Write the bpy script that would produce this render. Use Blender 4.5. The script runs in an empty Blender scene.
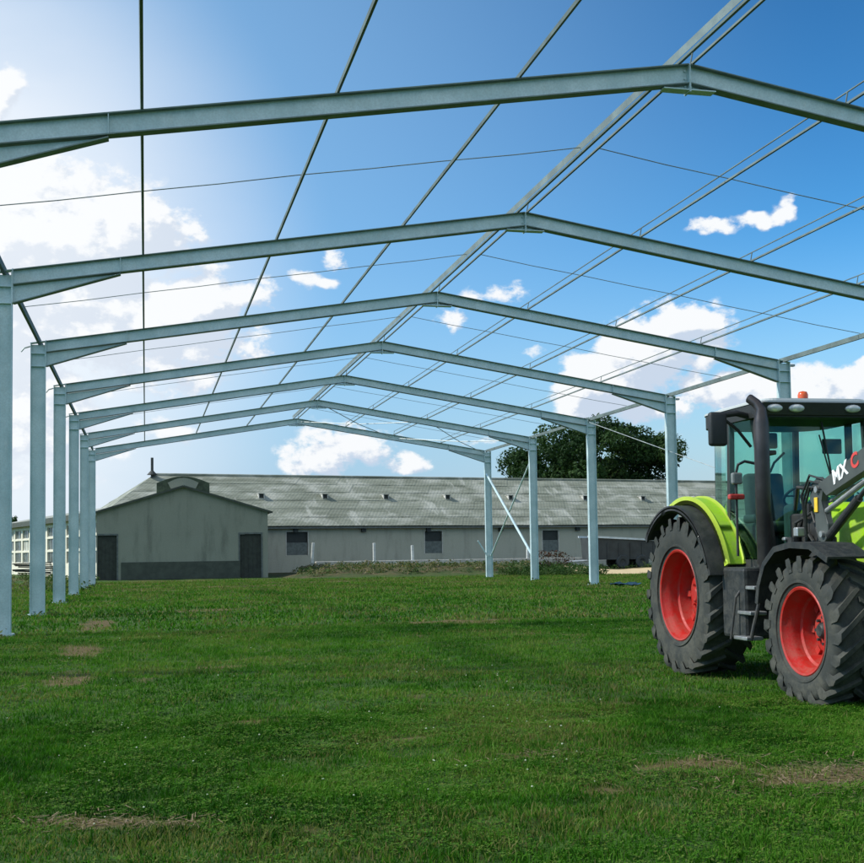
import bpy, bmesh, math, random
import numpy as np
from mathutils import Vector, Matrix
random.seed(7); rng = np.random.default_rng(7)
PI = math.pi
sc = bpy.context.scene
C = sc.collection

# ------------------------------------------------------------------ camera
F_PX, PITCH, YAW, ROLL, PX, PY = 1170.0, math.radians(3.065), math.radians(12.839), math.radians(-.778), 411.74, 489.03
def _cam_rows():
    c, s = math.cos(YAW), math.sin(YAW); A = Matrix(((c, -s, 0), (s, c, 0), (0, 0, 1)))
    c, s = math.cos(PITCH), math.sin(PITCH); B = Matrix(((1, 0, 0), (0, c, s), (0, -s, c)))
    c, s = math.cos(ROLL), math.sin(ROLL); D = Matrix(((c, 0, s), (0, 1, 0), (-s, 0, c)))
    return D @ B @ A
R3 = _cam_rows()
cam_d = bpy.data.cameras.new('camera'); cam = bpy.data.objects.new('camera', cam_d); C.objects.link(cam)
r, f, u = R3[0], R3[1], R3[2]
m = Matrix(((r[0], u[0], -f[0], 0), (r[1], u[1], -f[1], 0), (r[2], u[2], -f[2], 1.5), (0, 0, 0, 1)))
cam.matrix_world = m
cam_d.sensor_fit = 'HORIZONTAL'; cam_d.sensor_width = 36; cam_d.lens = F_PX / 864 * 36
cam_d.shift_x = (432 - PX) / 864; cam_d.shift_y = (PY - 431.5) / 864
cam_d.clip_start = .1; cam_d.clip_end = 6000
sc.camera = cam

# ------------------------------------------------------------------ light
SUN_AZ, SUN_EL = math.radians(-80), math.radians(43)      # azimuth clockwise from +Y
sun_dir = Vector((math.sin(SUN_AZ) * math.cos(SUN_EL), math.cos(SUN_AZ) * math.cos(SUN_EL), math.sin(SUN_EL)))
sd = bpy.data.lights.new('sun', 'SUN'); sd.energy = 2.6; sd.angle = math.radians(3.5); sd.color = (1, .95, .86)
so = bpy.data.objects.new('sun', sd); C.objects.link(so)
so.rotation_euler = (-sun_dir).to_track_quat('-Z', 'Y').to_euler(); so.location = (-40, 20, 40)
vs = sc.view_settings
vs.view_transform = 'Standard'; vs.look = 'None'; vs.exposure = .85; vs.gamma = 1; vs.use_curve_mapping = False

# ------------------------------------------------------------------ node helper
class NT:
    def __init__(s, tree): s.t = tree; s.n = tree.nodes; s.l = tree.links
    def node(s, typ, props=None, **ins):
        nd = s.n.new(typ)
        for k, v in (props or {}).items(): setattr(nd, k, v)
        for k, v in ins.items():
            key = int(k[1:]) if k[0] == 'i' and k[1:].isdigit() else k.replace('_', ' ')
            s.put(nd.inputs[key], v)
        return nd
    def put(s, sock, v):
        if isinstance(v, bpy.types.NodeSocket): s.l.new(v, sock)
        else:
            if sock.type == 'RGBA' and hasattr(v, '__len__') and len(v) == 3: v = (*v, 1)
            sock.default_value = v
    def math(s, op, a, b=0, c=None, clamp=False):
        nd = s.n.new('ShaderNodeMath'); nd.operation = op; nd.use_clamp = clamp
        s.put(nd.inputs[0], a); s.put(nd.inputs[1], b)
        if c is not None: s.put(nd.inputs[2], c)
        return nd.outputs[0]
    def ramp(s, x, lo, hi, a=0., b=1., smooth=True):
        nd = s.n.new('ShaderNodeMapRange'); nd.interpolation_type = 'SMOOTHSTEP' if smooth else 'LINEAR'
        s.put(nd.inputs[0], x)
        for i, v in enumerate((lo, hi, a, b)): s.put(nd.inputs[i + 1], v)
        return nd.outputs[0]
    def mix(s, fac, a, b, mode='MIX'):
        nd = s.n.new('ShaderNodeMix'); nd.data_type = 'RGBA'; nd.blend_type = mode
        s.put(nd.inputs[0], fac); s.put(nd.inputs[6], a); s.put(nd.inputs[7], b)
        return nd.outputs[2]
    def noise(s, vec, scale, detail=4, rough=.55, dist=0., dim='3D'):
        nd = s.node('ShaderNodeTexNoise', {'noise_dimensions': dim}, Scale=scale, Detail=detail, Roughness=rough, Distortion=dist)
        if vec is not None: s.put(nd.inputs['Vector'], vec)
        return nd.outputs['Fac']
    def mapping(s, vec, scale=(1, 1, 1), loc=(0, 0, 0), rot=(0, 0, 0)):
        nd = s.n.new('ShaderNodeMapping'); s.put(nd.inputs[0], vec)
        nd.inputs['Scale'].default_value = scale; nd.inputs['Location'].default_value = loc; nd.inputs['Rotation'].default_value = rot
        return nd.outputs[0]

# ------------------------------------------------------------------ sky (world) with cumulus
world = bpy.data.worlds.new('World'); sc.world = world; world.use_nodes = True
W = NT(world.node_tree); W.n.clear()
wout = W.n.new('ShaderNodeOutputWorld'); bg = W.n.new('ShaderNodeBackground'); bg.inputs[1].default_value = .12
W.l.new(bg.outputs[0], wout.inputs[0])
sky = W.node('ShaderNodeTexSky', {'sky_type': 'NISHITA', 'sun_disc': False, 'sun_elevation': SUN_EL, 'sun_rotation': SUN_AZ,
                                  'air_density': 1.0, 'dust_density': .6, 'ozone_density': 2.4, 'altitude': 100})
tc = W.n.new('ShaderNodeTexCoord')
# clouds: (azimuth, elevation, half-width, half-height in degrees, strength)
CLOUDS = [(-6.45,20.67,0.98,1.17,1.00),(-4.85,14.4,4.6,2.8,2.3),(-1.18,15.0,3.0,1.6,1.8),(-8.36,11.71,5.5,4.2,1.9),(-3.26,11.53,3.6,2.1,1.5),(-4.83,7.30,4.0,3.69,0.9),(1.88,11.46,3.0,1.8,1.5),(5.26,12.33,1.95,0.85,0.80),(2.59,10.06,3.6,1.5,0.95),(0.22,8.59,3.2,1.4,0.8),(7.95,13.21,1.1,0.5,0.5),(9.05,14.44,0.75,0.5,0.55),(15.09,11.34,1.0,0.9,.85),(17.58,12.62,1.67,0.6,0.60),(15.84,12.19,0.9,0.7,0.5),(18.84,9.57,0.8,0.4,0.5),(25.97,10.5,1.95,1.12,1.6),(24.05,9.4,1.98,1.42,1.6),(22.10,7.92,1.9,1.6,1.5),(26.87,9.60,1.38,1.03,0.80),(24.47,7.11,3.26,1.43,0.90),(27.36,7.08,1.01,0.75,0.70),(28.89,7.55,1.4,0.8,1.25),(30.90,7.0,2.3,1.05,1.5),(33.54,7.13,1.45,0.91,1.00),(34.42,7.89,0.68,0.54,0.80),(30.94,15.57,0.70,0.60,0.62),(29.57,15.16,1.25,0.45,0.55),(27.72,14.95,1.1,0.50,0.60),(8.5,4.7,2.0,1.3,.95),(10.32,5.00,2.8,1.15,0.9),(12.28,4.40,1.9,0.8,0.70),(0.21,5.88,3.32,0.76,0.50),(16.22,5.41,1.47,0.49,0.45),(3.80,12.21,1.45,0.85,0.80),
          (-24, 16, 9, 5, 1.1), (-40, 12, 8, 3.5, 1.0), (44, 9, 5, 2.5, 1.), (60, 14, 8, 3, 1.), (-75, 18, 9, 4, .8), (80, 9, 9, 3, 1.), (-14, 26, 4, 2, .6), (172, 34, 38, 15, 1.5), (-172, 34, 30, 15, 1.5), (125, 30, 22, 12, 1.3), (-125, 32, 22, 12, 1.3), (150, 62, 40, 9, 1.2), (-150, 60, 40, 9, 1.2), (95, 38, 14, 8, 1.)]  # large banks behind the camera: unseen, added to brighten shaded faces turned to it
def cloud_field():
    g = bpy.data.node_groups.new('cloud_field', 'ShaderNodeTree')
    g.interface.new_socket('Vector', in_out='INPUT', socket_type='NodeSocketVector')
    g.interface.new_socket('Field', in_out='OUTPUT', socket_type='NodeSocketFloat')
    g.interface.new_socket('Low', in_out='OUTPUT', socket_type='NodeSocketFloat')
    T = NT(g); gi = g.nodes.new('NodeGroupInput'); go = g.nodes.new('NodeGroupOutput')
    sep = g.nodes.new('ShaderNodeSeparateXYZ'); T.l.new(gi.outputs[0], sep.inputs[0])
    az = T.math('MULTIPLY', T.math('ARCTAN2', sep.outputs[0], sep.outputs[1]), 180 / PI)
    el = T.math('MULTIPLY', T.math('ARCSINE', sep.outputs[2]), 180 / PI)
    # warp so that the outlines billow
    w1 = T.noise(gi.outputs[0], 22, 3, .6); w2 = T.noise(T.mapping(gi.outputs[0], loc=(3.1, 7.7, 1.3)), 22, 3, .6)
    az = T.math('ADD', az, T.math('MULTIPLY', T.math('SUBTRACT', w1, .5), 3.2))
    el = T.math('ADD', el, T.math('MULTIPLY', T.math('SUBTRACT', w2, .5), 2.0))
    tot = None
    for a, e, ra, re, s in CLOUDS:
        dx = T.math('MULTIPLY', T.math('SUBTRACT', az, a), 1 / ra)
        dy = T.math('MULTIPLY', T.math('SUBTRACT', el, e), 1 / re)
        q = T.math('ADD', T.math('MULTIPLY', dx, dx), T.math('MULTIPLY', dy, dy))
        gss = T.math('MULTIPLY', T.math('EXPONENT', T.math('MULTIPLY', q, -.9)), s)
        tot = gss if tot is None else T.math('SMOOTH_MAX', tot, gss, .15)
    n = T.noise(T.mapping(gi.outputs[0], scale=(1, 1, 1.5)), 30, 9, .62)
    n2 = T.noise(T.mapping(gi.outputs[0], scale=(1, 1, 1.6), loc=(5, 2, 9)), 11, 3, .5)
    nn_ = T.math('ADD', T.math('MULTIPLY', T.math('SUBTRACT', n, .5), 2.3), T.math('MULTIPLY', T.math('SUBTRACT', n2, .5), .8))
    d = T.math('ADD', tot, T.math('MULTIPLY', nn_, T.ramp(tot, .05, .38)))
    T.l.new(d, go.inputs[0]); T.l.new(tot, go.inputs[1])
    return g
cf = cloud_field()
g1 = W.node('ShaderNodeGroup', {'node_tree': cf}); W.l.new(tc.outputs['Generated'], g1.inputs[0])
va = W.node('ShaderNodeVectorMath', {'operation': 'ADD'}); W.l.new(tc.outputs['Generated'], va.inputs[0]); va.inputs[1].default_value = (-.010, .0, .013)
vn = W.node('ShaderNodeVectorMath', {'operation': 'NORMALIZE'}); W.l.new(va.outputs[0], vn.inputs[0])
g2 = W.node('ShaderNodeGroup', {'node_tree': cf}); W.l.new(vn.outputs[0], g2.inputs[0])
mask = W.ramp(g1.outputs[0], .26, .66)
diff = W.math('SUBTRACT', g1.outputs[0], g2.outputs[0])
shade = W.ramp(diff, -.22, .26)
core = W.ramp(g1.outputs[1], .35, 1.2)
shade = W.math('MULTIPLY', shade, 1.0, clamp=True)
ccol = W.mix(shade, (2.75, 3.2, 3.85), (4.4, 4.5, 4.6))
# broad glare of thin high cloud round the sun side
dotn = W.node('ShaderNodeVectorMath', {'operation': 'DOT_PRODUCT'}); W.l.new(tc.outputs['Generated'], dotn.inputs[0])
vd = Vector((math.sin(math.radians(-13)) * math.cos(math.radians(11)), math.cos(math.radians(-13)) * math.cos(math.radians(11)), math.sin(math.radians(11))))
dotn.inputs[1].default_value = vd
glare = W.math('POWER', W.ramp(dotn.outputs['Value'], .925, 1.0, smooth=False), 1.75)
vn1 = W.noise(W.mapping(tc.outputs['Generated'], scale=(1, 1, 2.5)), 5, 5, .55)
glare = W.math('MULTIPLY', glare, W.ramp(vn1, .2, .8, .85, 1.1), clamp=True)
sepz = W.n.new('ShaderNodeSeparateXYZ'); W.l.new(tc.outputs['Generated'], sepz.inputs[0])
lowhaze = W.ramp(sepz.outputs[2], 0.0, .27, .95, 0.)
hsv = W.node('ShaderNodeHueSaturation', Hue=.484, Saturation=1.12, Value=1.45); W.l.new(sky.outputs[0], hsv.inputs['Color'])
KD = .153
sc1 = W.mix(1., hsv.outputs[0], (KD, KD, KD), 'MULTIPLY')
gm = W.node('ShaderNodeGamma', Gamma=1.75); W.l.new(sc1, gm.inputs[0])
grd = W.mix(1., gm.outputs[0], (.66 / .216, .78 / .216, .78 / .216), 'MULTIPLY')
for nd_ in W.n:
    if nd_.bl_idname == 'ShaderNodeMix': nd_.clamp_factor = True; nd_.clamp_result = False
base = W.mix(lowhaze, grd, (2.15, 2.75, 3.3))
broad = W.math('POWER', W.ramp(dotn.outputs['Value'], .70, 1.0, smooth=False), 1.5)
base = W.mix(W.math('MULTIPLY', broad, .8), base, (1.5, 2.65, 3.9))
base = W.mix(glare, base, (4.5, 4.6, 4.75))
final = W.mix(mask, base, ccol)
final = W.mix(W.math('MULTIPLY', glare, .6), final, (4.6, 4.7, 4.8))
W.l.new(final, bg.inputs[0])
world.cycles.sampling_method = 'MANUAL'; world.cycles.sample_map_resolution = 1024

# ------------------------------------------------------------------ materials
MATS = {}
def principled(name, col, rough=.6, metal=0., var=.12, scale=3., bump=0., bscale=40., spec=.5, col2=None, coat=0.):
    if name in MATS: return MATS[name]
    mt = bpy.data.materials.new(name); mt.use_nodes = True; T = NT(mt.node_tree); b = T.n['Principled BSDF']
    tcn = T.n.new('ShaderNodeTexCoord')
    n = T.noise(tcn.outputs['Object'], scale, 6, .6)
    a = tuple(c * (1 - var) for c in col); c2 = col2 or tuple(min(1, c * (1 + var)) for c in col)
    T.l.new(T.mix(T.ramp(n, .3, .7), a, c2), b.inputs['Base Color'])
    T.put(b.inputs['Roughness'], T.ramp(n, .2, .8, max(0, rough - .08), min(1, rough + .08)))
    b.inputs['Metallic'].default_value = metal; b.inputs['Specular IOR Level'].default_value = spec
    if coat: b.inputs['Coat Weight'].default_value = coat; b.inputs['Coat Roughness'].default_value = .12
    if bump:
        bn = T.noise(tcn.outputs['Object'], bscale, 5, .6)
        bp = T.node('ShaderNodeBump', Strength=bump, Distance=.02, Height=bn); T.l.new(bp.outputs[0], b.inputs['Normal'])
    MATS[name] = mt; return mt

def steel_mat():
    mt = bpy.data.materials.new('galvanised_steel'); mt.use_nodes = True; T = NT(mt.node_tree); b = T.n['Principled BSDF']
    tcn = T.n.new('ShaderNodeTexCoord'); o = tcn.outputs['Object']
    n1 = T.noise(o, 1.6, 6, .65); n2 = T.noise(T.mapping(o, scale=(1, 1, .35)), 9, 5, .6); n3 = T.noise(o, 34, 2, .5)
    col = T.mix(T.ramp(n1, .3, .72), (.46, .61, .615), (.64, .77, .77))
    col = T.mix(T.ramp(n2, .56, .74, 0, .5), col, (.74, .79, .77))
    col = T.mix(T.ramp(n3, .3, .7, 0, .3), col, (.34, .42, .41))
    T.l.new(col, b.inputs['Base Color']); b.inputs['Metallic'].default_value = .25
    T.put(b.inputs['Roughness'], T.ramp(n2, .3, .7, .42, .62))
    MATS['steel'] = mt; return mt
STEEL = steel_mat()
FLANGE_SHADE = principled('shaded_flange_steel', (.17, .225, .205), .6, .2, .25, 2.5)  # same steel as the webs, darkened: flange shade painted into the colour
PURLIN = principled('purlin_steel', (.20, .25, .24), .6, .2, .2, 2.)
RAIL = principled('slim_rail_steel', (.12, .16, .15), .7, .1, .25, 2.)
RUST = principled('weathered_bar', (.42, .46, .45), .5, .3, .25, 5.)

# ------------------------------------------------------------------ mesh helpers
def obj(name, bm, mat, parent=None, smooth=False):
    me = bpy.data.meshes.new(name); bmesh.ops.recalc_face_normals(bm, faces=bm.faces); bm.to_mesh(me); bm.free()
    for m_ in (mat if isinstance(mat, (list, tuple)) else [mat]): me.materials.append(m_)
    if smooth: me.shade_smooth()
    o = bpy.data.objects.new(name, me); C.objects.link(o)
    if parent is not None: o.parent = parent
    return o
def smooth_by_angle(o, deg=35):
    me = o.data; me.shade_smooth()
    bm = bmesh.new(); bm.from_mesh(me)
    for e in bm.edges:
        if len(e.link_faces) == 2 and e.calc_face_angle(0) > math.radians(deg): e.smooth = False
    bm.to_mesh(me); bm.free(); return o
def tag(o, label=None, cat=None, group=None, kind=None):
    for k, v in (('label', label), ('category', cat), ('group', group), ('kind', kind)):
        if v: o[k] = v
    return o
def empty(name, loc=(0, 0, 0), rz=0, **kw):
    o = bpy.data.objects.new(name, None); C.objects.link(o); o.location = loc; o.rotation_euler = (0, 0, rz)
    o.empty_display_size = .3; return tag(o, **kw)
def hexa(bm, pts, mi=0):
    v = [bm.verts.new(p) for p in pts]
    for q in ((0, 3, 2, 1), (4, 5, 6, 7), (0, 1, 5, 4), (1, 2, 6, 5), (2, 3, 7, 6), (3, 0, 4, 7)):
        fc = bm.faces.new([v[i] for i in q]); fc.material_index = mi
def box(bm, x0, x1, y0, y1, z0, z1, mi=0):
    hexa(bm, [(x0, y0, z0), (x1, y0, z0), (x1, y1, z0), (x0, y1, z0), (x0, y0, z1), (x1, y0, z1), (x1, y1, z1), (x0, y1, z1)], mi)
def bbox(bm, x0, x1, y0, y1, z0, z1, bev=.02, seg=2):
    t = bmesh.new(); box(t, x0, x1, y0, y1, z0, z1)
    bmesh.ops.bevel(t, geom=t.edges[:], offset=bev, segments=seg, profile=.5, affect='EDGES')
    merge(bm, t)
def merge(bm, t, mat=None):
    me = bpy.data.meshes.new('tmp'); t.to_mesh(me); t.free()
    if mat: me.transform(mat)
    bm.from_mesh(me); bpy.data.meshes.remove(me)
def prism(bm, poly, axis, a, b, mi=0):
    """extrude 2-D polygon along axis: 'y' -> poly in (x,z); 'x' -> (y,z); 'z' -> (x,y)"""
    def P(p, t): return {'y': (p[0], t, p[1]), 'x': (t, p[0], p[1]), 'z': (p[0], p[1], t)}[axis]
    A = [bm.verts.new(P(p, a)) for p in poly]; B = [bm.verts.new(P(p, b)) for p in poly]
    n = len(poly)
    fs = [bm.faces.new(A), bm.faces.new(B[::-1])]
    for i in range(n): fs.append(bm.faces.new((A[i], B[i], B[(i + 1) % n], A[(i + 1) % n])))
    for f_ in fs: f_.material_index = mi
def strip_xz(bm, pts, th, y0, y1, side=1, mi=0):
    """a flat plate following pts in the XZ plane, thickness th to one side, width y0..y1"""
    n = len(pts); out = []
    for i in range(n):
        a = Vector(pts[max(i - 1, 0)]); b = Vector(pts[min(i + 1, n - 1)]); d = (b - a).normalized()
        nn = Vector((-d.y, d.x)) * side; out.append((pts[i][0] + nn.x * th, pts[i][1] + nn.y * th))
    for i in range(n - 1):
        a, b, c, d = pts[i], pts[i + 1], out[i + 1], out[i]
        prism(bm, [a, b, c, d], 'y', y0, y1, mi)
def tube(bm, pts, rad, seg=10, cap=True):
    pts = [Vector(p) for p in pts]; rads = rad if hasattr(rad, '__len__') else [rad] * len(pts)
    rings = []; prev = None
    for i, p in enumerate(pts):
        t = ((pts[min(i + 1, len(pts) - 1)] - p).normalized() + (p - pts[max(i - 1, 0)]).normalized())
        t = t.normalized() if t.length > 1e-6 else Vector((0, 0, 1))
        if prev is None:
            ref = Vector((0, 0, 1)) if abs(t.z) < .9 else Vector((1, 0, 0)); a = t.cross(ref).normalized()
        else: a = (prev - t * prev.dot(t)).normalized()
        prev = a; b = t.cross(a)
        rings.append([bm.verts.new(p + (a * math.cos(2 * PI * k / seg) + b * math.sin(2 * PI * k / seg)) * rads[i]) for k in range(seg)])
    for i in range(len(rings) - 1):
        for k in range(seg): bm.faces.new((rings[i][k], rings[i][(k + 1) % seg], rings[i + 1][(k + 1) % seg], rings[i + 1][k]))
    if cap: bm.faces.new(rings[0][::-1]); bm.faces.new(rings[-1])
def lathe_y(bm, prof, cx, cz, seg=64, closed=False, mi=0):
    """prof: list of (radius, y). Revolve about the y axis through (cx, cz)."""
    rings = [[bm.verts.new((cx + r_ * math.cos(2 * PI * k / seg), y, cz + r_ * math.sin(2 * PI * k / seg))) for k in range(seg)] for r_, y in prof]
    m_ = len(rings); rng_ = range(m_) if closed else range(m_ - 1)
    for i in rng_:
        j = (i + 1) % m_
        for k in range(seg):
            bm.faces.new((rings[i][k], rings[i][(k + 1) % seg], rings[j][(k + 1) % seg], rings[j][k])).material_index = mi
def cyl(bm, p0, p1, r_, seg=20): tube(bm, [p0, p1], r_, seg)

# ------------------------------------------------------------------ ground
BARE = [(4.35, 6.95, .75, .50), (4.8, 6.6, .7, .55), (3.67, 7.56, .45, .22), (-.20, 7.01, .28, .16), (-.49, 7.18, .22, .16), (.13, 6.86, .22, .12),
        (-1.08, 26.5, .45, 3.), (-.9, 14.9, .35, 1.2), (-1.0, 19.5, .5, 1.6), (2.88, 8.22, .5, .12), (2.88, 6.91, .3, .1), (6.0, 24, 2.5, .8),
        (5.2, 6.6, .8, .5), (2.0, 9.1, .35, .12), (.9, 10.5, .4, .14), (1.2, 32, 1.5, .8), (4, 55, 4, 1.6), (9, 60, 5, 1.2), (0., 50, 2, 1.4), (1.0, 16, .5, .3)]
def hsh(ix, iy, k=0):
    n = (ix * 374761393 + iy * 668265263 + k * 982451653) & 0x7fffffff
    n = ((n ^ (n >> 13)) * 1274126177) & 0x7fffffff
    return ((n ^ (n >> 16)) & 0xffff) / 65535.0
def vnoise(x, y, s, k=0):
    x = np.asarray(x) * s; y = np.asarray(y) * s
    ix = np.floor(x).astype(np.int64); iy = np.floor(y).astype(np.int64); fx = x - ix; fy = y - iy
    fx = fx * fx * (3 - 2 * fx); fy = fy * fy * (3 - 2 * fy)
    a, b, c, d = hsh(ix, iy, k), hsh(ix + 1, iy, k), hsh(ix, iy + 1, k), hsh(ix + 1, iy + 1, k)
    return (a * (1 - fx) + b * fx) * (1 - fy) + (c * (1 - fx) + d * fx) * fy
def fbm(x, y, s, k=0, o=4):
    t = 0; a = .5; tot = 0
    for i in range(o): t = t + a * vnoise(x, y, s, k + i); tot += a; a *= .5; s *= 2.1
    return t / tot
def bare(x, y):
    x = np.asarray(x, float); y = np.asarray(y, float); t = np.zeros_like(x + y)
    for cx, cy, rx, ry in BARE:
        q = ((x - cx) / rx) ** 2 + ((y - cy) / ry) ** 2
        t = np.maximum(t, np.exp(-q))
    t = t * (.25 + 1.5 * fbm(x, y, 3.4, 5)) + np.clip(fbm(x, y, 1.1, 103, 4) * 4.2 - 2.75, 0, .75)
    far = np.clip((y - 26) / 25, 0, 1)
    f2 = np.clip(fbm(x, y * 1.6, .32, 97, 4) * 5 - 2.75, 0, .8) * far
    return np.maximum(np.clip((t - .40) / .4, 0, 1), f2)
def ground_h(x, y):
    x = np.asarray(x, float); y = np.asarray(y, float)
    near = .055 * (fbm(x, y, 1.1, 11, 4) - .5) + .05 * (fbm(x, y, 3.2, 15, 2) - .5) * np.clip((24 - y) / 8, 0, 1) + .09 * (fbm(x, y, .18, 21, 2) - .5)
    near = near * np.clip((90 - y) / 20, 0, 1)
    ramp_ = np.clip((x - 8.2) / 2.5, 0, 1) * np.clip((y - 67) / 3.5, 0, 1) * np.clip((81 - y) / 5, 0, 1)
    mound = ramp_ * (.22 + .55 * fbm(x, y, .5, 31, 3)) * np.clip((47 - x) / 6, 0, 1)
    sandy = np.exp(-((x - 30.8) / 4.2) ** 2)          # dip where the sandy yard shows
    return near + mound * (1 - .75 * sandy)
def grid_mesh(name, xs, ys, mat):
    X, Y = np.meshgrid(xs, ys); Z = ground_h(X, Y); nx, ny = len(xs), len(ys)
    co = np.stack([X, Y, Z], -1).reshape(-1, 3)
    i = np.arange(ny - 1)[:, None] * nx + np.arange(nx - 1)[None]; i = i.ravel()
    faces = np.stack([i, i + 1, i + nx + 1, i + nx], 1)
    me = bpy.data.meshes.new(name); me.vertices.add(len(co)); me.vertices.foreach_set('co', co.ravel().astype(np.float32))
    me.loops.add(faces.size); me.loops.foreach_set('vertex_index', faces.ravel().astype(np.int32))
    me.polygons.add(len(faces)); me.polygons.foreach_set('loop_start', (np.arange(len(faces)) * 4).astype(np.int32))
    me.update(); me.shade_smooth()
    b = me.attributes.new('bare', 'FLOAT', 'POINT'); b.data.foreach_set('value', bare(co[:, 0], co[:, 1]).astype(np.float32))
    me.materials.append(mat); o = bpy.data.objects.new(name, me); C.objects.link(o); return o
def ground_mat():
    mt = bpy.data.materials.new('meadow_ground'); mt.use_nodes = True; T = NT(mt.node_tree); b = T.n['Principled BSDF']
    g = T.n.new('ShaderNodeNewGeometry'); P = g.outputs['Position']
    n1 = T.noise(P, .35, 5, .6); n2 = T.noise(P, 3.5, 6, .65); n3 = T.noise(P, 30, 5, .7); n4 = T.noise(T.mapping(P, scale=(.25, .6, 1)), .5, 4, .6)
    grass = T.mix(T.ramp(n2, .3, .7), (.024, .062, .011), (.055, .120, .020))
    grass = T.mix(T.ramp(n1, .35, .7, 0, .6), grass, (.062, .105, .022))
    grass = T.mix(T.ramp(n3, .45, .75, 0, .5), grass, (.012, .032, .007))
    soil = T.mix(T.math('ADD', T.math('MULTIPLY', n3, .6), T.math('MULTIPLY', n2, .4)), (.045, .033, .014), (.20, .155, .070))
    at = T.node('ShaderNodeAttribute', {'attribute_name': 'bare'})
    fac = T.math('MAXIMUM', at.outputs['Fac'], T.ramp(n4, .60, .78, 0, .5))
    col = T.mix(fac, grass, soil)
    sep = T.n.new('ShaderNodeSeparateXYZ'); T.l.new(P, sep.inputs[0])
    # the far side of the meadow: earth bank, then a gravelly yard with a sandy drive
    bank = T.math('MULTIPLY', T.ramp(sep.outputs[1], 66.5, 69), T.ramp(sep.outputs[0], 7.6, 9))
    bcol = T.mix(T.ramp(T.noise(P, .8, 5, .7), .38, .62), (.105, .080, .045), (.045, .065, .022))
    col = T.mix(T.math('MULTIPLY', bank, T.ramp(n2, .3, .6, .5, 1.)), col, bcol)
    dx = T.math('SUBTRACT', sep.outputs[0], T.math('MULTIPLY', sep.outputs[1], .42))
    sand = T.math('MULTIPLY', T.ramp(T.math('ABSOLUTE', T.math('SUBTRACT', sep.outputs[0], 30.2)), 4.0, 4.8, 1, 0), T.ramp(T.math('ABSOLUTE', T.math('SUBTRACT', sep.outputs[1], 69.0)), 4.4, 5.2, 1, 0))
    col = T.mix(sand, col, T.mix(n2, (.48, .37, .20), (.62, .50, .30)))
    far = T.ramp(sep.outputs[1], 120, 160)
    col = T.mix(far, col, T.mix(n1, (.07, .10, .03), (.13, .13, .05)))
    T.l.new(col, b.inputs['Base Color']); b.inputs['Roughness'].default_value = .95; b.inputs['Specular IOR Level'].default_value = .15
    bp = T.node('ShaderNodeBump', Strength=.8, Distance=.03, Height=n3); T.l.new(bp.outputs[0], b.inputs['Normal'])
    return mt
GM = ground_mat()
xs = np.unique(np.concatenate([np.linspace(-3000, -120, 14), np.linspace(-120, -12, 30), np.linspace(-12, 20, 260), np.linspace(20, 60, 110), np.linspace(60, 3000, 20)]))
ys = np.unique(np.concatenate([np.linspace(-3000, -20, 14), np.linspace(-20, 4, 12), np.linspace(4, 25, 190), np.linspace(25, 60, 120), np.linspace(60, 84, 110), np.linspace(84, 200, 20), np.linspace(200, 4000, 16)]))
tag(grid_mesh('ground', xs, ys, GM), kind='structure')

# ------------------------------------------------------------------ grass blades (one object, nobody could count them)
def leaf_mat(name, attr, cols, trans=.35, rough=.6):
    mt = bpy.data.materials.new(name); mt.use_nodes = True; T = NT(mt.node_tree); b = T.n['Principled BSDF']; out = T.n['Material Output']
    at = T.node('ShaderNodeAttribute', {'attribute_name': attr})
    g = T.n.new('ShaderNodeNewGeometry'); n = T.noise(g.outputs['Position'], .9, 4, .6)
    cr = T.n.new('ShaderNodeValToRGB'); els = cr.color_ramp.elements
    while len(els) < len(cols): els.new(.5)
    for i, (p, c) in enumerate(cols): els[i].position = p; els[i].color = (*c, 1)
    T.l.new(at.outputs['Fac'], cr.inputs[0])
    col = T.mix(T.ramp(n, .3, .7, 0, .35), cr.outputs[0], T.mix(.5, cr.outputs[0], cols[0][1]))
    T.l.new(col, b.inputs['Base Color']); b.inputs['Roughness'].default_value = rough; b.inputs['Specular IOR Level'].default_value = .08
    tr = T.n.new('ShaderNodeBsdfTranslucent'); T.l.new(T.mix(1., col, (1.0, 1.25, .55), 'MULTIPLY'), tr.inputs[0])
    ms = T.n.new('ShaderNodeMixShader'); ms.inputs[0].default_value = trans
    T.l.new(b.outputs[0], ms.inputs[1]); T.l.new(tr.outputs[0], ms.inputs[2]); T.l.new(ms.outputs[0], out.inputs[0])
    return mt
GRASS = leaf_mat('grass_blade', 'tone', [(0, (.010, .050, .003)), (.40, (.036, .130, .007)), (.70, (.082, .210, .017)), (.92, (.155, .22, .042)), (1, (.19, .15, .065))])
def tri_mesh(name, co, faces, mat, attr=None):
    me = bpy.data.meshes.new(name); me.vertices.add(len(co)); me.vertices.foreach_set('co', co.ravel().astype(np.float32))
    k = faces.shape[1]
    me.loops.add(faces.size); me.loops.foreach_set('vertex_index', faces.ravel().astype(np.int32))
    me.polygons.add(len(faces)); me.polygons.foreach_set('loop_start', (np.arange(len(faces)) * k).astype(np.int32))
    me.update(calc_edges=True)
    if attr is not None:
        a = me.attributes.new('tone', 'FLOAT', 'POINT'); a.data.foreach_set('value', attr.astype(np.float32))
    me.materials.append(mat); o = bpy.data.objects.new(name, me); C.objects.link(o); return o
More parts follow.
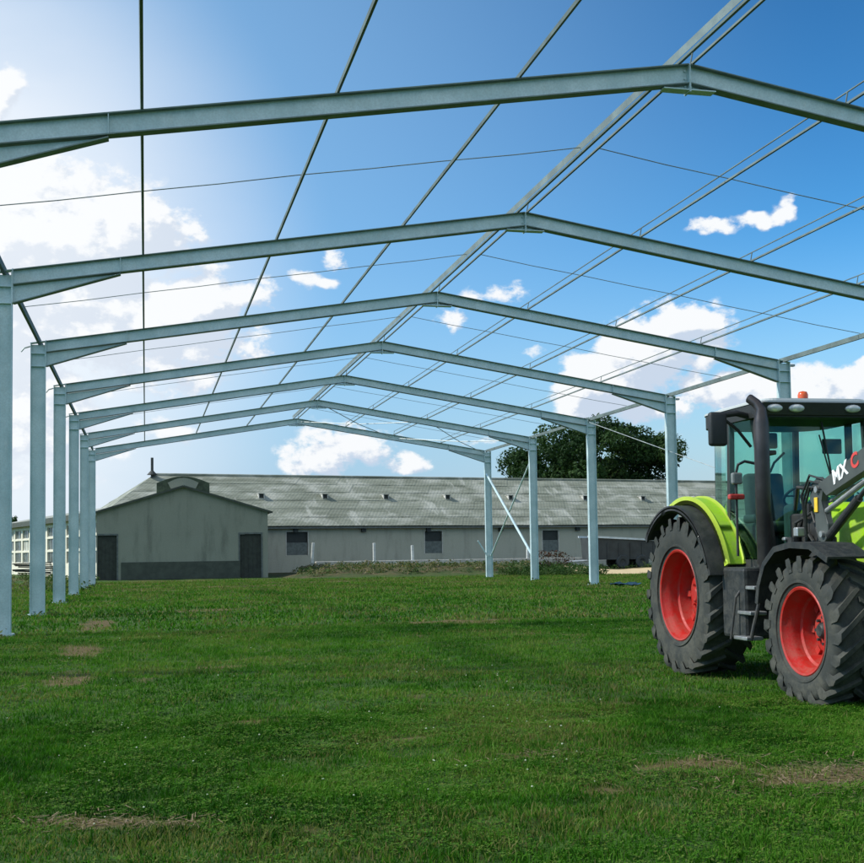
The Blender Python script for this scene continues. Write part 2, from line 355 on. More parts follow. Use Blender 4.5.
def blades(n, y0, y1, hgt, wid, margin=1.5, clump=.5):
    u_ = rng.random(n * 2); yy = np.sqrt(y0 ** 2 + u_ * (y1 ** 2 - y0 ** 2))
    xl = yy * math.tan(math.radians(-7.0)) - margin; xr = yy * math.tan(math.radians(35.3)) + margin
    xx = xl + rng.random(n * 2) * (xr - xl)
    dens = fbm(xx, yy, 3.0, 41, 3) * clump + (1 - clump) * .8
    keep = (rng.random(n * 2) < dens * 1.25) & (rng.random(n * 2) > bare(xx, yy) * .78)
    keep &= ~((xx > 8) & (yy > 66.5)); keep &= ~((np.abs(xx - 30.2) < 4.2) & (yy > 63.8))
    xx, yy = xx[keep][:n], yy[keep][:n]; n = len(xx)
    hh = hgt * (.45 + .75 * rng.random(n)) * (.25 + .75 * fbm(xx, yy, 1.6, 51, 3) + .95 * np.clip(fbm(xx, yy, 5.5, 57, 2) * 1.8 - .5, 0, 1))
    big = rng.random(n) < .02; hh = np.where(big, hh * 1.8, hh)
    a = rng.random(n) * 2 * PI; lean = rng.random(n) * .9 + .1; la = rng.random(n) * 2 * PI
    w = wid * (.6 + .8 * rng.random(n))
    zz = ground_h(xx, yy) - .004
    dx, dy = np.cos(a) * w / 2, np.sin(a) * w / 2; lx, ly = np.cos(la) * lean * hh, np.sin(la) * lean * hh
    v = np.zeros((n, 5, 3))
    v[:, 0] = np.stack([xx - dx, yy - dy, zz], 1); v[:, 1] = np.stack([xx + dx, yy + dy, zz], 1)
    v[:, 2] = np.stack([xx + dx * .8 + lx * .35, yy + dy * .8 + ly * .35, zz + hh * .62], 1)
    v[:, 3] = np.stack([xx - dx * .8 + lx * .35, yy - dy * .8 + ly * .35, zz + hh * .62], 1)
    v[:, 4] = np.stack([xx + lx, yy + ly, zz + hh * .95], 1)
    i = np.arange(n)[:, None] * 5
    f3 = np.concatenate([i + [0, 1, 2], i + [0, 2, 3], i + [3, 2, 4]])
    tone = np.clip(.44 + (fbm(xx, yy, .9, 61, 4) - .5) * 1.0 + (fbm(xx, yy * .6, .22, 67, 3) - .5) * .35 + .05 + (rng.random(n) - .5) * .40 + (fbm(xx, yy, 6., 63, 2) - .5) * .55 + np.clip((yy - 22) / 35, 0, 1) * .26, 0, .93)
    dry = rng.random(n) < (.03 + .62 * np.clip(fbm(xx, yy * 1.3, .6, 91, 4) * 3.6 - 1.85, 0, 1) + .6 * bare(xx, yy) + .16 * np.clip((yy - 22) / 30, 0, 1)); tone = np.where(dry, .92 + .08 * rng.random(n), tone)
    return v.reshape(-1, 3), f3, np.repeat(tone, 5)
parts = [blades(300000, 4.6, 11, .040, .006), blades(260000, 11, 24, .050, .009, 2), blades(240000, 24, 67.5, .075, .028, 3)]
off = 0; VV = []; FF = []; TT = []
for v, f_, t in parts: VV.append(v); FF.append(f_ + off); TT.append(t); off += len(v)
tag(tri_mesh('grass', np.concatenate(VV), np.concatenate(FF), GRASS, np.concatenate(TT)),
    'short green meadow grass with a few dry blades covering the field under the steel frame', 'grass', kind='stuff')

# broad clover leaves and little pale flowers
def clover(n, y0, y1, size):
    yy = np.sqrt(y0 ** 2 + rng.random(n) * (y1 ** 2 - y0 ** 2)); xl = yy * math.tan(math.radians(-7)) - 1.; xr = yy * math.tan(math.radians(35.3)) + 1.
    xx = xl + rng.random(n) * (xr - xl); k = (fbm(xx, yy, .8, 71, 3) > .47) & (bare(xx, yy) < .3); xx, yy = xx[k], yy[k]; n = len(xx)
    zz = ground_h(xx, yy) + .012 + rng.random(n) * .025; a0 = rng.random(n) * 2 * PI; s = size * (.6 + .8 * rng.random(n))
    vs_, fs_ = [], []
    for j in range(3):
        a = a0 + j * 2 * PI / 3; ca, sa = np.cos(a), np.sin(a); tz = (rng.random(n) - .3) * s * .7
        p = [np.stack([xx, yy, zz], 1), np.stack([xx + s * (ca * .7 - sa * .5), yy + s * (sa * .7 + ca * .5), zz + tz], 1),
             np.stack([xx + s * 1.1 * ca, yy + s * 1.1 * sa, zz + tz * 1.1], 1), np.stack([xx + s * (ca * .7 + sa * .5), yy + s * (sa * .7 - ca * .5), zz + tz * .6], 1)]
        vs_.append(np.stack(p, 1))
    v = np.concatenate(vs_).reshape(-1, 3); i = np.arange(len(v) // 4)[:, None] * 4
    return v, np.concatenate([i + [0, 1, 2], i + [0, 2, 3]]), np.tile(np.repeat(np.clip(.46 + rng.random(n) * .5, 0, .93), 4), 3)
pp = [clover(60000, 4.6, 11, .012), clover(36000, 11, 22, .018)]
off = 0; VV = []; FF = []; TT = []
for v, f_, t in pp: VV.append(v); FF.append(f_ + off); TT.append(t); off += len(v)
tag(tri_mesh('clover', np.concatenate(VV), np.concatenate(FF), GRASS, np.concatenate(TT)), 'low clover leaves spread through the near grass', 'ground cover', kind='stuff')
def flowers(n, y0, y1, s):
    yy = np.sqrt(y0 ** 2 + rng.random(n) * (y1 ** 2 - y0 ** 2)); xl = yy * math.tan(math.radians(-7)) - 1.; xr = yy * math.tan(math.radians(35.3)) + 1.
    xx = xl + rng.random(n) * (xr - xl); k = fbm(xx, yy, .5, 81, 3) > .5; xx, yy = xx[k], yy[k]
    bm = bmesh.new()
    for x, y in zip(xx, yy):
        z = float(ground_h(x, y)) + .035 + random.random() * .02; q = s * (.6 + .7 * random.random())
        bmesh.ops.create_icosphere(bm, subdivisions=1, radius=q, matrix=Matrix.Translation((x, y, z)) @ Matrix.Diagonal((1, 1, .75, 1)))
    return bm
fb = flowers(260, 4.8, 13, .007); merge(fb, flowers(160, 13, 24, .008))
tag(obj('clover_flowers', fb, principled('clover_flower', (.42, .48, .32), .8, 0, .2, 200)), 'small white clover flowers dotted through the near grass', 'flowers', kind='stuff')
# straw bits on the bare patches
def straw(n):
    bm = bmesh.new(); cnt = 0
    while cnt < n:
        c = random.choice(BARE[:2] * 8 + BARE[2:10]); x = c[0] + random.gauss(0, c[2] * .7); y = c[1] + random.gauss(0, c[3] * .7)
        if y < 4.5: continue
        a = random.random() * 2 * PI; L = random.uniform(.03, .13); z = float(ground_h(x, y)) + random.uniform(.006, .03)
        d = Vector((math.cos(a), math.sin(a), random.uniform(-.12, .2))) * L; s = Vector((-math.sin(a), math.cos(a), 0)) * random.uniform(.0015, .003) * (1 + y / 14)
        v = [bm.verts.new(p) for p in (Vector((x, y, z)) - s, Vector((x, y, z)) + s, Vector((x, y, z)) + d + s, Vector((x, y, z)) + d - s)]
        bm.faces.new(v); cnt += 1
    return bm
tag(obj('straw', straw(1300), principled('dry_straw', (.17, .125, .065), .9, 0, .35, 30)), 'dry straw scattered over the bare patches of the field', 'straw', kind='stuff')

# ------------------------------------------------------------------ the steel building frame
XL, WID, ZE, ZA, Y1, BAY = -2.702, 21.321, 7.05, 8.754, 15.88, 7.779
XR = XL + WID; XM = XL + WID / 2; SL = (ZA - ZE) / (WID / 2); ANG = math.atan(SL)
BF, TF, TW, RD, CW = .18, .017, .011, .30, .37
sb = empty('steel_building_frame', (XL, Y1, 0), label='bare galvanised steel portal building frame with open roof standing on the grass', cat='building frame')
def place(o): o.location = (0, 0, 0); return o
def mk(name, bm, mat=STEEL, parent=sb, label=None):
    o = obj(name, bm, mat, None)
    base = Vector((XL, Y1, 0))
    if parent is sb:
        o.data.transform(Matrix.Translation(-base)); o.parent = sb
    else:
        o.data.transform(Matrix.Translation(-base)); o.parent = parent
    if label: o['label'] = label
    return o
def column_bm(side, y):
    bm = bmesh.new(); xc = XL if side < 0 else XR; g = -side        # g: direction to the inside
    zt = ZE - .02
    xo, xi = xc - g * CW / 2, xc + g * CW / 2
    s2 = ZE - .012
    box(bm, min(xo, xo + g * TF), max(xo, xo + g * TF), y - BF / 2, y + BF / 2, -.05, s2 - SL * CW / 2 + .0)
    box(bm, min(xi, xi - g * TF), max(xi, xi - g * TF), y - BF / 2, y + BF / 2, -.05, s2 + SL * CW / 2 - .03)
    a, b = sorted((xo + g * TF, xi - g * TF)); box(bm, a, b, y - TW / 2, y + TW / 2, -.05, s2 - .06)
    # cap plate along the slope, stiffeners at the haunch foot and at the rafter's lower flange
    p = [(xo - g * .01, ZE - SL * (CW / 2 + .01)), (xi + g * .01, ZE + SL * (CW / 2 + .01))]
    strip_xz(bm, p, TF, y - BF / 2 - .004, y + BF / 2 + .004, side=-g)
    for z in (ZE - .64, ZE - .31):
        box(bm, a + .001, b - .001, y - BF / 2 + .004, y - TW / 2 - .001, z - .006, z + .006); box(bm, a + .001, b - .001, y + TW / 2 + .001, y + BF / 2 - .004, z - .006, z + .006)
    return bm
def rafter_bm(side, y):
    bm = bmesh.new(); g = -side; xs_ = (XL if side < 0 else XR) + g * (CW / 2 + .02); xe = XM - g * .012
    top = lambda x: ZE + SL * abs(x - (XL if side < 0 else XR))
    p0, p1 = (xs_, top(xs_)), (xe, top(xe)); dz = RD / math.cos(ANG)
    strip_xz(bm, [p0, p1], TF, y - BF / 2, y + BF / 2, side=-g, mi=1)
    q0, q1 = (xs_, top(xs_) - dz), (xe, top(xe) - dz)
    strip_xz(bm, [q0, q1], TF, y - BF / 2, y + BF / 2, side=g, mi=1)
    e = TF * 1.02
    prism(bm, [(p0[0], p0[1] - e), (p1[0], p1[1] - e), (q1[0], q1[1] + e), (q0[0], q0[1] + e)], 'y', y - TW / 2, y + TW / 2)
    # end plate at the column, web stiffener where the haunch ends, end plate at the ridge
    box(bm, *sorted((xs_ - g * .018, xs_ - g * .002)), y - BF / 2 - .006, y + BF / 2 + .006, top(xs_) - .66, top(xs_) + .01)
    xh = xs_ + g * 2.02
    for yy_ in ((y - BF / 2 + .003, y - TW / 2 - .001), (y + TW / 2 + .001, y + BF / 2 - .003)): box(bm, xh - .006, xh + .006, *yy_, top(xh) - dz + e + .002, top(xh) - e - .002)
    box(bm, *sorted((xe, xe + g * .0105)), y - BF / 2 - .006, y + BF / 2 + .006, ZA - dz - .13, ZA + .006 - .02)
    # purlin cleats on the top flange
    return bm
def haunch_bm(side, y):
    bm = bmesh.new(); g = -side; xs_ = (XL if side < 0 else XR) + g * (CW / 2 + .02); L = 2.02
    base_ = lambda x: ZE + SL * abs(x - (XL if side < 0 else XR)) - RD / math.cos(ANG) - TF - .001
    a0, a1 = (xs_, base_(xs_)), (xs_ + g * L, base_(xs_ + g * L)); b0 = (xs_, base_(xs_) - .33)
    prism(bm, [a0, a1, b0], 'y', y - TW / 2, y + TW / 2)
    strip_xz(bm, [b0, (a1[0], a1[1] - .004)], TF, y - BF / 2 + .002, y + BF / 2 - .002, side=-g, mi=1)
    return bm
def bolt_heads(pts, y):
    bm = bmesh.new()
    for x, z in pts:
        bmesh.ops.create_cone(bm, cap_ends=True, segments=6, radius1=.016, radius2=.016, depth=.02, matrix=Matrix.Translation((x, y, z)) @ Matrix.Rotation(PI / 2, 4, 'X'))
    return bm
for k in range(0, 7):
    y = Y1 + k * BAY
    for s in (-1, 1):
        mk('column', column_bm(s, y))
        bp_ = bmesh.new(); xc = XL if s < 0 else XR
        box(bp_, xc - .24, xc + .24, y - .15, y + .15, -.02, .035)
        mk('base_plate', bp_)
        rf = mk('rafter', rafter_bm(s, y), (STEEL, FLANGE_SHADE))
        mk('haunch', haunch_bm(s, y), (STEEL, FLANGE_SHADE), parent=rf)
    ab = bmesh.new(); dz = RD / math.cos(ANG)
    # apex haunch: small tapered stub below the ridge joint
    for g in (-1, 1):
        xa, xb = XM + g * .012, XM + g * .42
        zb = lambda x: ZA - SL * abs(x - XM) - dz - TF - .001
        prism(ab, [(xa, zb(xa)), (xb, zb(xb)), (xa, zb(xa) - .07)], 'y', y - TW / 2, y + TW / 2)
        strip_xz(ab, [(xa, zb(xa) - .07), (xb, zb(xb) - .003)], TF, y - BF / 2 + .003, y + BF / 2 - .003, side=-1 if g > 0 else 1)
    apx = mk('apex_bracket', ab)
    if k in (0, 1, 2):                                 # bolt heads that can be made out on the nearer ridge joints
        for sx in (-1, 1):
            for q in (.10, .22, .34): mk('bolt', bolt_heads([(XM + sx * .05, ZA - q)], y - TW / 2 - .012), STEEL, parent=apx)
# purlins: Z sections standing on the rafters
YA, YB = Y1 - BAY + 1.5, Y1 + 6 * BAY + .15
def zsec(bm, xc, zc, tilt, depth=.235, fl=.062, t=.004, flip=1, y0=YA, y1=YB):
    """Z purlin running along Y; (xc, zc) foot of its web on the rafter"""
    ux = Vector((math.cos(tilt), math.sin(tilt))); uz = Vector((-math.sin(tilt), math.cos(tilt)))
    def P(a, b): v = Vector((xc, zc)) + ux * a + uz * b; return (v.x, v.y)
    prism(bm, [P(-t / 2, 0), P(t / 2, 0), P(t / 2, depth), P(-t / 2, depth)], 'y', y0, y1)
    prism(bm, [P(t / 2 * flip, 0), P(fl * flip, 0), P(fl * flip, t), P(t / 2 * flip, t)], 'y', y0, y1)
    prism(bm, [P(fl * flip, t * .5), P(fl * flip, .018), P((fl - t) * flip, .018), P((fl - t) * flip, t + .0005)], 'y', y0 + .001, y1 - .001)
    prism(bm, [P(-t / 2 * flip, depth), P(-fl * flip, depth), P(-fl * flip, depth - t), P(-t / 2 * flip, depth - t)], 'y', y0, y1)
HALF = WID / 2
def rail(bm, xc, zc, tilt, a0, b0, w, h_):
    ux = Vector((math.cos(tilt), math.sin(tilt))); uz = Vector((-math.sin(tilt), math.cos(tilt)))
    def P(a, b): v = Vector((xc, zc)) + ux * a + uz * b; return (v.x, v.y)
    prism(bm, [P(a0 - w / 2, b0), P(a0 + w / 2, b0), P(a0 + w / 2, b0 + h_), P(a0 - w / 2, b0 + h_)], 'y', YA, YB)
for s in (-1, 1):
    xe = XL if s < 0 else XR; tilt = ANG if s < 0 else -ANG
    for fr in (.25, .5, .75, None):
        d = HALF * fr if fr else HALF - (.17 if s < 0 else .06)
        x = xe - s * d; z = ZE + SL * d + .003
        bm = bmesh.new()
        if s < 0: rail(bm, x, z, tilt, 0, 0, .038, .055 if fr else .036)
        else: rail(bm, x, z, tilt, 0, 0, .034, .04)
        pu = mk('purlin', bm, RAIL)
        if s > 0:                                   # slim upper rail tied to the lower one with short cleats
            bm = bmesh.new(); rail(bm, x, z, tilt, .0, .215, .018 if fr else .026, .02)
            for k in range(0, 7):
                y = Y1 + k * BAY; t = Vector((math.sin(ANG), math.cos(ANG)))
                tube(bm, [(x, y, z + .05), (x + t.x * .225, y, z + t.y * .225)], .012, 6)
            mk('upper_rail', bm, RAIL, parent=pu)
        elif fr is None:                            # pale web plate of the ridge purlin
            bm = bmesh.new(); rail(bm, x - .02, z, tilt, 0, .052, .005, .12); mk('web', bm, PURLIN, parent=pu)
    # eave strut: channel between the column heads, open to the outside
    bm = bmesh.new(); x0 = xe - s * .06
    z1 = ZE + .08; z0 = z1 - (.15 if s < 0 else .13)
    box(bm, x0 - .003, x0 + .003, YA, YB, z0, z1)
    a, b = sorted((x0 + s * .004, x0 + s * .06)); box(bm, a, b, YA, YB, z0, z0 + .006); box(bm, a, b, YA, YB, z1 - .006, z1)
    mk('eave_beam', bm, RAIL)
# sag bars at mid-bay, eave to ridge
for k in range(0, 6):
    y = Y1 + (k + .5) * BAY
    for s in (-1, 1):
        xe = XL if s < 0 else XR; bm = bmesh.new()
        pts = []
        for fr in np.linspace(.0, .985, 9):
            d = HALF * fr; pts.append((xe - s * d, y + (.02 * math.sin(fr * 9)), ZE + SL * d + .11 - .012 * math.sin(fr * 4 * PI) ** 2))
        tube(bm, pts, .009, 6); mk('sag_bar', bm, PURLIN)
# wall bracing of the last bay on the right, roof rods and the long wall rod
Y6, Y7 = Y1 + 5 * BAY, Y1 + 6 * BAY
def bar(p0, p1, r_=.04, name='brace'):
    bm = bmesh.new(); tube(bm, [p0, p1], r_, 8); return mk(name, bm, STEEL if r_ > .03 else RUST)
bar((XR - .10, Y7 - .1, 5.75), (XR - .06, Y6 + .1, 1.2), .062)
bar((XR + .10, Y6 + .1, 6.3), (XR + .07, Y7 - .1, 1.2), .042)
bar((XR - .10, Y7 - .12, 1.15), (XR - .7, Y7 - .2, 2.05), .04)
bar((XR - .1, Y1 + 4 * BAY, ZE - .1), (XR - .1, Y1 + 2 * BAY, 3.1), .013, 'wall_rod')
for a, b in (((.02, 5), (.48, 6)), ((.48, 5), (.02, 6)), ((.52, 5), (.98, 6)), ((.98, 5), (.52, 6))):
    P = []
    for fr, k in (a, b):
        x = XR - (XR - XM) * (1 - fr) ; d = abs(XR - x)
        P.append((x, Y1 + k * BAY - (.1 if k == 6 else -.1), ZE + SL * d - .16))
    bm = bmesh.new(); mid = (Vector(P[0]) + Vector(P[1])) / 2 - Vector((0, 0, .12)); tube(bm, [P[0], tuple(mid), P[1]], .02, 6); mk('roof_rod', bm, RUST)
# gutter bracket stubs on the column heads
for k in range(1, 5):
    y = Y1 + k * BAY; bm = bmesh.new()
    tube(bm, [(XL - .18, y - .05, ZE - .12), (XL - .34, y - .05, ZE - .17), (XL - .42, y - .05, ZE - .27)], .022, 6); mk('gutter_bracket', bm, RUST)
    bm = bmesh.new(); box(bm, XR + .187, XR + .36, y - .06, y + .06, ZE - .16, ZE - .10); mk('gutter_bracket', bm, RUST)

# ------------------------------------------------------------------ buildings behind
def plaster_mat(name, c1, c2, stain=.6):
    mt = bpy.data.materials.new(name); mt.use_nodes = True; T = NT(mt.node_tree); b = T.n['Principled BSDF']
    tcn = T.n.new('ShaderNodeTexCoord'); o = tcn.outputs['Object']
    n1 = T.noise(T.mapping(o, scale=(1, 1, .18)), 1.3, 6, .65); n2 = T.noise(o, .5, 4, .6); n3 = T.noise(o, 14, 4, .6)
    col = T.mix(n2, c1, c2); col = T.mix(T.ramp(n1, .48, .72, 0, stain), col, tuple(c * .5 for c in c1))
    col = T.mix(T.ramp(n3, .4, .8, 0, .25), col, tuple(min(1, c * 1.3) for c in c2))
    T.l.new(col, b.inputs['Base Color']); b.inputs['Roughness'].default_value = .92
    bp = T.node('ShaderNodeBump', Strength=.35, Distance=.02, Height=n3); T.l.new(bp.outputs[0], b.inputs['Normal'])
    return mt
def roof_mat(name, c_dark, c_mid, c_pale, pale_amt=.5):
    mt = bpy.data.materials.new(name); mt.use_nodes = True; T = NT(mt.node_tree); b = T.n['Principled BSDF']
    tcn = T.n.new('ShaderNodeTexCoord'); o = tcn.outputs['Object']
    sep = T.n.new('ShaderNodeSeparateXYZ'); T.l.new(o, sep.inputs[0])
    n1 = T.noise(T.mapping(o, scale=(.12, .9, .9)), 2.4, 7, .68); n2 = T.noise(T.mapping(o, scale=(.35, .6, .6)), 1.1, 5, .6)
    n3 = T.noise(T.mapping(o, scale=(1, .5, .5)), 7, 4, .6)
    # slanting streaks where sheets were washed clean
    n4 = T.noise(T.mapping(o, scale=(.9, .25, .25), rot=(0, 0, .9)), .9, 4, .6)
    col = T.mix(T.ramp(n1, .32, .66), c_dark, c_mid)
    col = T.mix(T.ramp(n2, .46, .66, 0, pale_amt), col, c_pale)
    col = T.mix(T.ramp(n4, .60, .68, 0, pale_amt * .9), col, c_pale)
    col = T.mix(T.ramp(n3, .5, .75, 0, .35), col, c_dark)
    T.l.new(col, b.inputs['Base Color']); b.inputs['Roughness'].default_value = .9; b.inputs['Specular IOR Level'].default_value = .25
    return mt
WALLG = plaster_mat('grey_render', (.21, .225, .175), (.29, .305, .245), .6)
WALLB = plaster_mat('barn_render', (.35, .35, .28), (.43, .43, .35), .4)
PLINTH = principled('plinth_paint', (.06, .072, .055), .85, 0, .25, 2, .3)
BROOF = roof_mat('fibre_cement_roof', (.15, .165, .125), (.25, .27, .215), (.46, .47, .41), .6)
AROOF = roof_mat('annex_roof', (.2, .22, .18), (.33, .35, .30), (.5, .5, .46), .5)
DARK = principled('dark_opening', (.025, .032, .030), .7, 0, .3, 3)
SHUT = principled('hatch_board', (.12, .14, .13), .85, 0, .25, 4)
DOORM = principled('old_door_wood', (.035, .042, .034), .85, 0, .3, 4)
TRIM = principled('pale_concrete', (.48, .47, .42), .9, 0, .2, 3)
CREAM = plaster_mat('cream_render', (.60, .57, .44), (.72, .69, .55), .25)

# long barn, rotated 10 degrees
BO = Vector((9.441 - 13.6 * math.cos(math.radians(10)), 91.2 - 13.6 * math.sin(math.radians(10)), 0))
barn = empty('long_barn', BO, math.radians(10), label='long low grey barn with streaked fibre cement roof and dark hatches behind the field', cat='barn')
LB, DB, EZ, RZ = 74, 12.6, 3.75, 7.95
bm = bmesh.new(); wins = [(15.05, 16.8), (26.9, 28.45), (37.95, 39.5), (49, 50.6), (60, 61.7)]
# front wall with real openings
xcur = 0
for a, b in wins:
    box(bm, xcur, a, .45, .75, 0, EZ - .1); box(bm, a, b, .45, .75, 0, 1.35); box(bm, a, b, .45, .75, 3.18, EZ - .1); xcur = b
box(bm, xcur, LB, .45, .75, 0, EZ - .1)
box(bm, 0, .3, .752, DB - .6, 0, EZ - .1); box(bm, LB - .3, LB, .752, DB - .6, 0, EZ - .1); box(bm, 0, LB, DB - .598, DB - .3, 0, EZ - .1)
prism(bm, [(.76, EZ - .1), (DB - .6, EZ - .1), (DB / 2, RZ - .4)], 'x', LB - .3, LB - .05)
obj('wall', bm, WALLB, barn)
for a, b in wins:
    w = bmesh.new(); box(w, a + .002, b - .002, .60, .64, 2.35, 3.178); wo = obj('hatch', w, DARK, barn)
    w = bmesh.new(); box(w, a + .01, b - .01, .48, .53, 1.352, 2.34); obj('shutter', w, SHUT, wo)
    w = bmesh.new()
    for q in (a - .07, b): box(w, q, q + .07, .42, .55, 1.30, 3.24)
    box(w, a - .07, b + .07, .41, .55, 3.182, 3.26); obj('hatch_frame', w, TRIM, wo)
# roof: courses of corrugated sheets, hip at the left end
def roof_courses(bm, x0, x1, ya, za, yb, zb, n, hip=0, corr=.3, amp=.005):
    for c in range(n):
        t0, t1 = c / n, (c + 1) / n
        A0, A1 = (ya + (yb - ya) * t0, za + (zb - za) * t0), (ya + (yb - ya) * t1, za + (zb - za) * t1)
        lift = .03
        xs0 = x0 + hip * t0; xs1 = x0 + hip * t1
        nx = int((x1 - min(xs0, xs1)) / (corr / 2)); prev = None; dip = 0
        for i in range(nx + 1):
            f_ = i / nx; xa = xs0 + (x1 - xs0) * f_; xb = xs1 + (x1 - xs1) * f_
            if i % 12 == 0: dip = random.uniform(-.012, .014)
            h_ = amp * (1 if i % 2 else -1) + dip
            v0 = bm.verts.new((xa, A0[0], A0[1] + h_ + lift)); v1 = bm.verts.new((xb, A1[0], A1[1] + h_))
            e0 = bm.verts.new((xa, A0[0], A0[1] + h_ + lift - .03))
            if prev: bm.faces.new((prev[0], v0, v1, prev[1])); bm.faces.new((prev[2], e0, v0, prev[0]))
            prev = (v0, v1, e0)
bm = bmesh.new(); roof_courses(bm, -.4, LB + .3, -.05, EZ - .12, DB / 2, RZ, 6, hip=6.2); roof_courses(bm, -.4, LB + .3, DB + .05, EZ - .12, DB / 2, RZ, 6, hip=6.2)
roofo = obj('roof', bm, BROOF, barn)
bm = bmesh.new()                                  # hip slope facing left
v = [bm.verts.new(p) for p in ((-.4, -.05, EZ - .10), (-.4, DB + .05, EZ - .10), (5.8, DB / 2, RZ + .02))]; bm.faces.new(v)
v2 = [bm.verts.new((p.co.x + .02, p.co.y, p.co.z - .06)) for p in v]; bm.faces.new(v2[::-1])
for i in range(3): bm.faces.new((v[i], v2[i], v2[(i + 1) % 3], v[(i + 1) % 3]))
obj('hip', bm, BROOF, roofo)
bm = bmesh.new(); tube(bm, [(5.6, DB / 2, RZ + .03), (LB + .3, DB / 2, RZ + .03)], .11, 8); obj('ridge_cap', bm, BROOF, roofo)
bm = bmesh.new(); box(bm, 0, LB, -.02, .44, EZ - .32, EZ - .20); obj('eave_board', bm, SHUT, barn)
for x in (15.6, 21.3, 27., 33.7, 41.2, 52):
    bm = bmesh.new(); box(bm, x, x + .35, .18, .44, EZ - .62, EZ - .33); obj('eave_bracket', bm, DARK, barn)
for x in (13.6, 19.0, 24.4, 30.1, 36.2, 43.8, 50, 56):
    t = .56; yv, zv = DB / 2 * t, EZ - .12 + (RZ - EZ + .12) * t
    bm = bmesh.new(); pr = [(yv - .28, zv - .10), (yv + .30, zv + .28), (yv - .24, zv + .28)]
    prism(bm, pr, 'x', x, x + .06); prism(bm, pr, 'x', x + .44, x + .50); box(bm, x - .04, x + .54, yv - .30, yv + .32, zv + .281, zv + .32)
    vo = obj('roof_vent', bm, TRIM, roofo)
    bm = bmesh.new(); box(bm, x + .061, x + .439, yv - .12, yv - .04, zv - .1, zv + .279); obj('vent_mouth', bm, DARK, vo) if False else obj('roof_vent_mouth', bm, DARK, roofo)
# thin chimney pipe at the left end of the ridge
bm = bmesh.new(); cyl(bm, (5.6, DB / 2 - .3, RZ - .5), (5.6, DB / 2 - .3, RZ + 1.35), .11, 12)
bmesh.ops.create_cone(bm, cap_ends=True, segments=12, radius1=.42, radius2=.1, depth=.35, matrix=Matrix.Translation((5.6, DB / 2 - .3, RZ + .15)))
obj('chimney_pipe', bm, DARK, roofo)

# gabled annex in front of the barn
AY = 74.
annex = empty('gabled_shed', (2.3, AY, 0), label='grey rendered gable shed with two dark doors and a vent box on its ridge', cat='shed')
HX = 5.22; AE, AP = 4.2, 5.78; DEP = 14
bm = bmesh.new()
d1, d2 = (-HX + .05, -HX + 1.2), (HX - 1.75, HX - .42)   # door spans
segs = [(-HX, d1[0]), (d1[1], d2[0]), (d2[1], HX)]
for a, b in segs: box(bm, a, b, 0, .3, 0, 2.75)
prism(bm, [(-HX, 2.752), (HX, 2.752), (HX, AE - .03), (0, AP - .04), (-HX, AE - .03)], 'y', 0, .3)
box(bm, -HX, -HX + .3, .302, DEP, 0, AE - .1); box(bm, HX - .3, HX, .302, DEP, 0, AE - .1)
obj('wall', bm, WALLG, annex)
bm = bmesh.new(); box(bm, d1[1] + .25, d2[0] - .01, -.05, -.003, 0, 1.08); obj('plinth', bm, PLINTH, annex)
for a, b in (d1, d2):
    bm = bmesh.new(); box(bm, a + .003, b - .003, .10, .16, 0, 2.72)
    n = 5
    for i in range(1, n): x = a + (b - a) * i / n; box(bm, x - .012, x + .012, .085, .098, .05, 2.65)
    dr = obj('door', bm, DOORM, annex)
    bm = bmesh.new(); box(bm, a - .09, a - .002, -.03, .05, 0, 2.74) if a > -HX + .2 else None; box(bm, b + .002, b + .09, -.03, .05, 0, 2.74); box(bm, a - .09 if a > -HX + .2 else a, b + .09, -.035, .05, 2.742, 2.84)
    bmesh.ops.recalc_face_normals(bm, faces=bm.faces); obj('door_frame', bm, SHUT, dr)
    bm = bmesh.new(); box(bm, a + .1, a + .16, .04, .083, 1.1, 1.25); obj('door_handle', bm, DARK, dr)
bm = bmesh.new()
for s in (-1, 1):
    n = 26
    prism(bm, [(s * .0, AP + .02), (s * (HX + .28), AE - .06), (s * (HX + .28), AE - .13), (s * .0, AP - .04)] if s > 0 else [(0, AP - .04), (-(HX + .28), AE - .13), (-(HX + .28), AE - .06), (0, AP + .02)], 'y', -.22, DEP + 4)
rfo = obj('roof', bm, AROOF, annex)
bm = bmesh.new()
for s in (-1, 1): strip_xz(bm, [(s * .02, AP + .03), (s * (HX + .3), AE - .05)], .12, -.27, -.222, side=s * -1)
obj('barge_board', bm, PLINTH, rfo)
# vent box with curved top sitting across the ridge
bm = bmesh.new(); pts = [(-1.62, 5.35)] + [(-1.62 + 3.24 * i / 12, 5.98 + .42 * math.sin(PI * i / 12)) for i in range(13)] + [(1.62, 5.35)]
prism(bm, pts, 'y', .35, 2.6); vb = obj('vent_box', bm, principled('mossy_vent_box', (.055, .075, .045), .9, 0, .4, 3), annex)
bm = bmesh.new(); pts = [(-.75, 5.60), (.75, 5.60)] + [(.95 - 1.9 * i / 8, 6.0 + .30 * math.sin(PI * i / 8)) for i in range(9)]
prism(bm, pts, 'y', .30, .347); obj('vent_panel', bm, WALLG, vb)
bm = bmesh.new(); tube(bm, [(-1.75, 1.5, 6.02)] + [(-1.75 + 3.5 * i / 12, 1.5, 6.03 + .43 * math.sin(PI * i / 12)) for i in range(13)], .001, 4); bm.free()

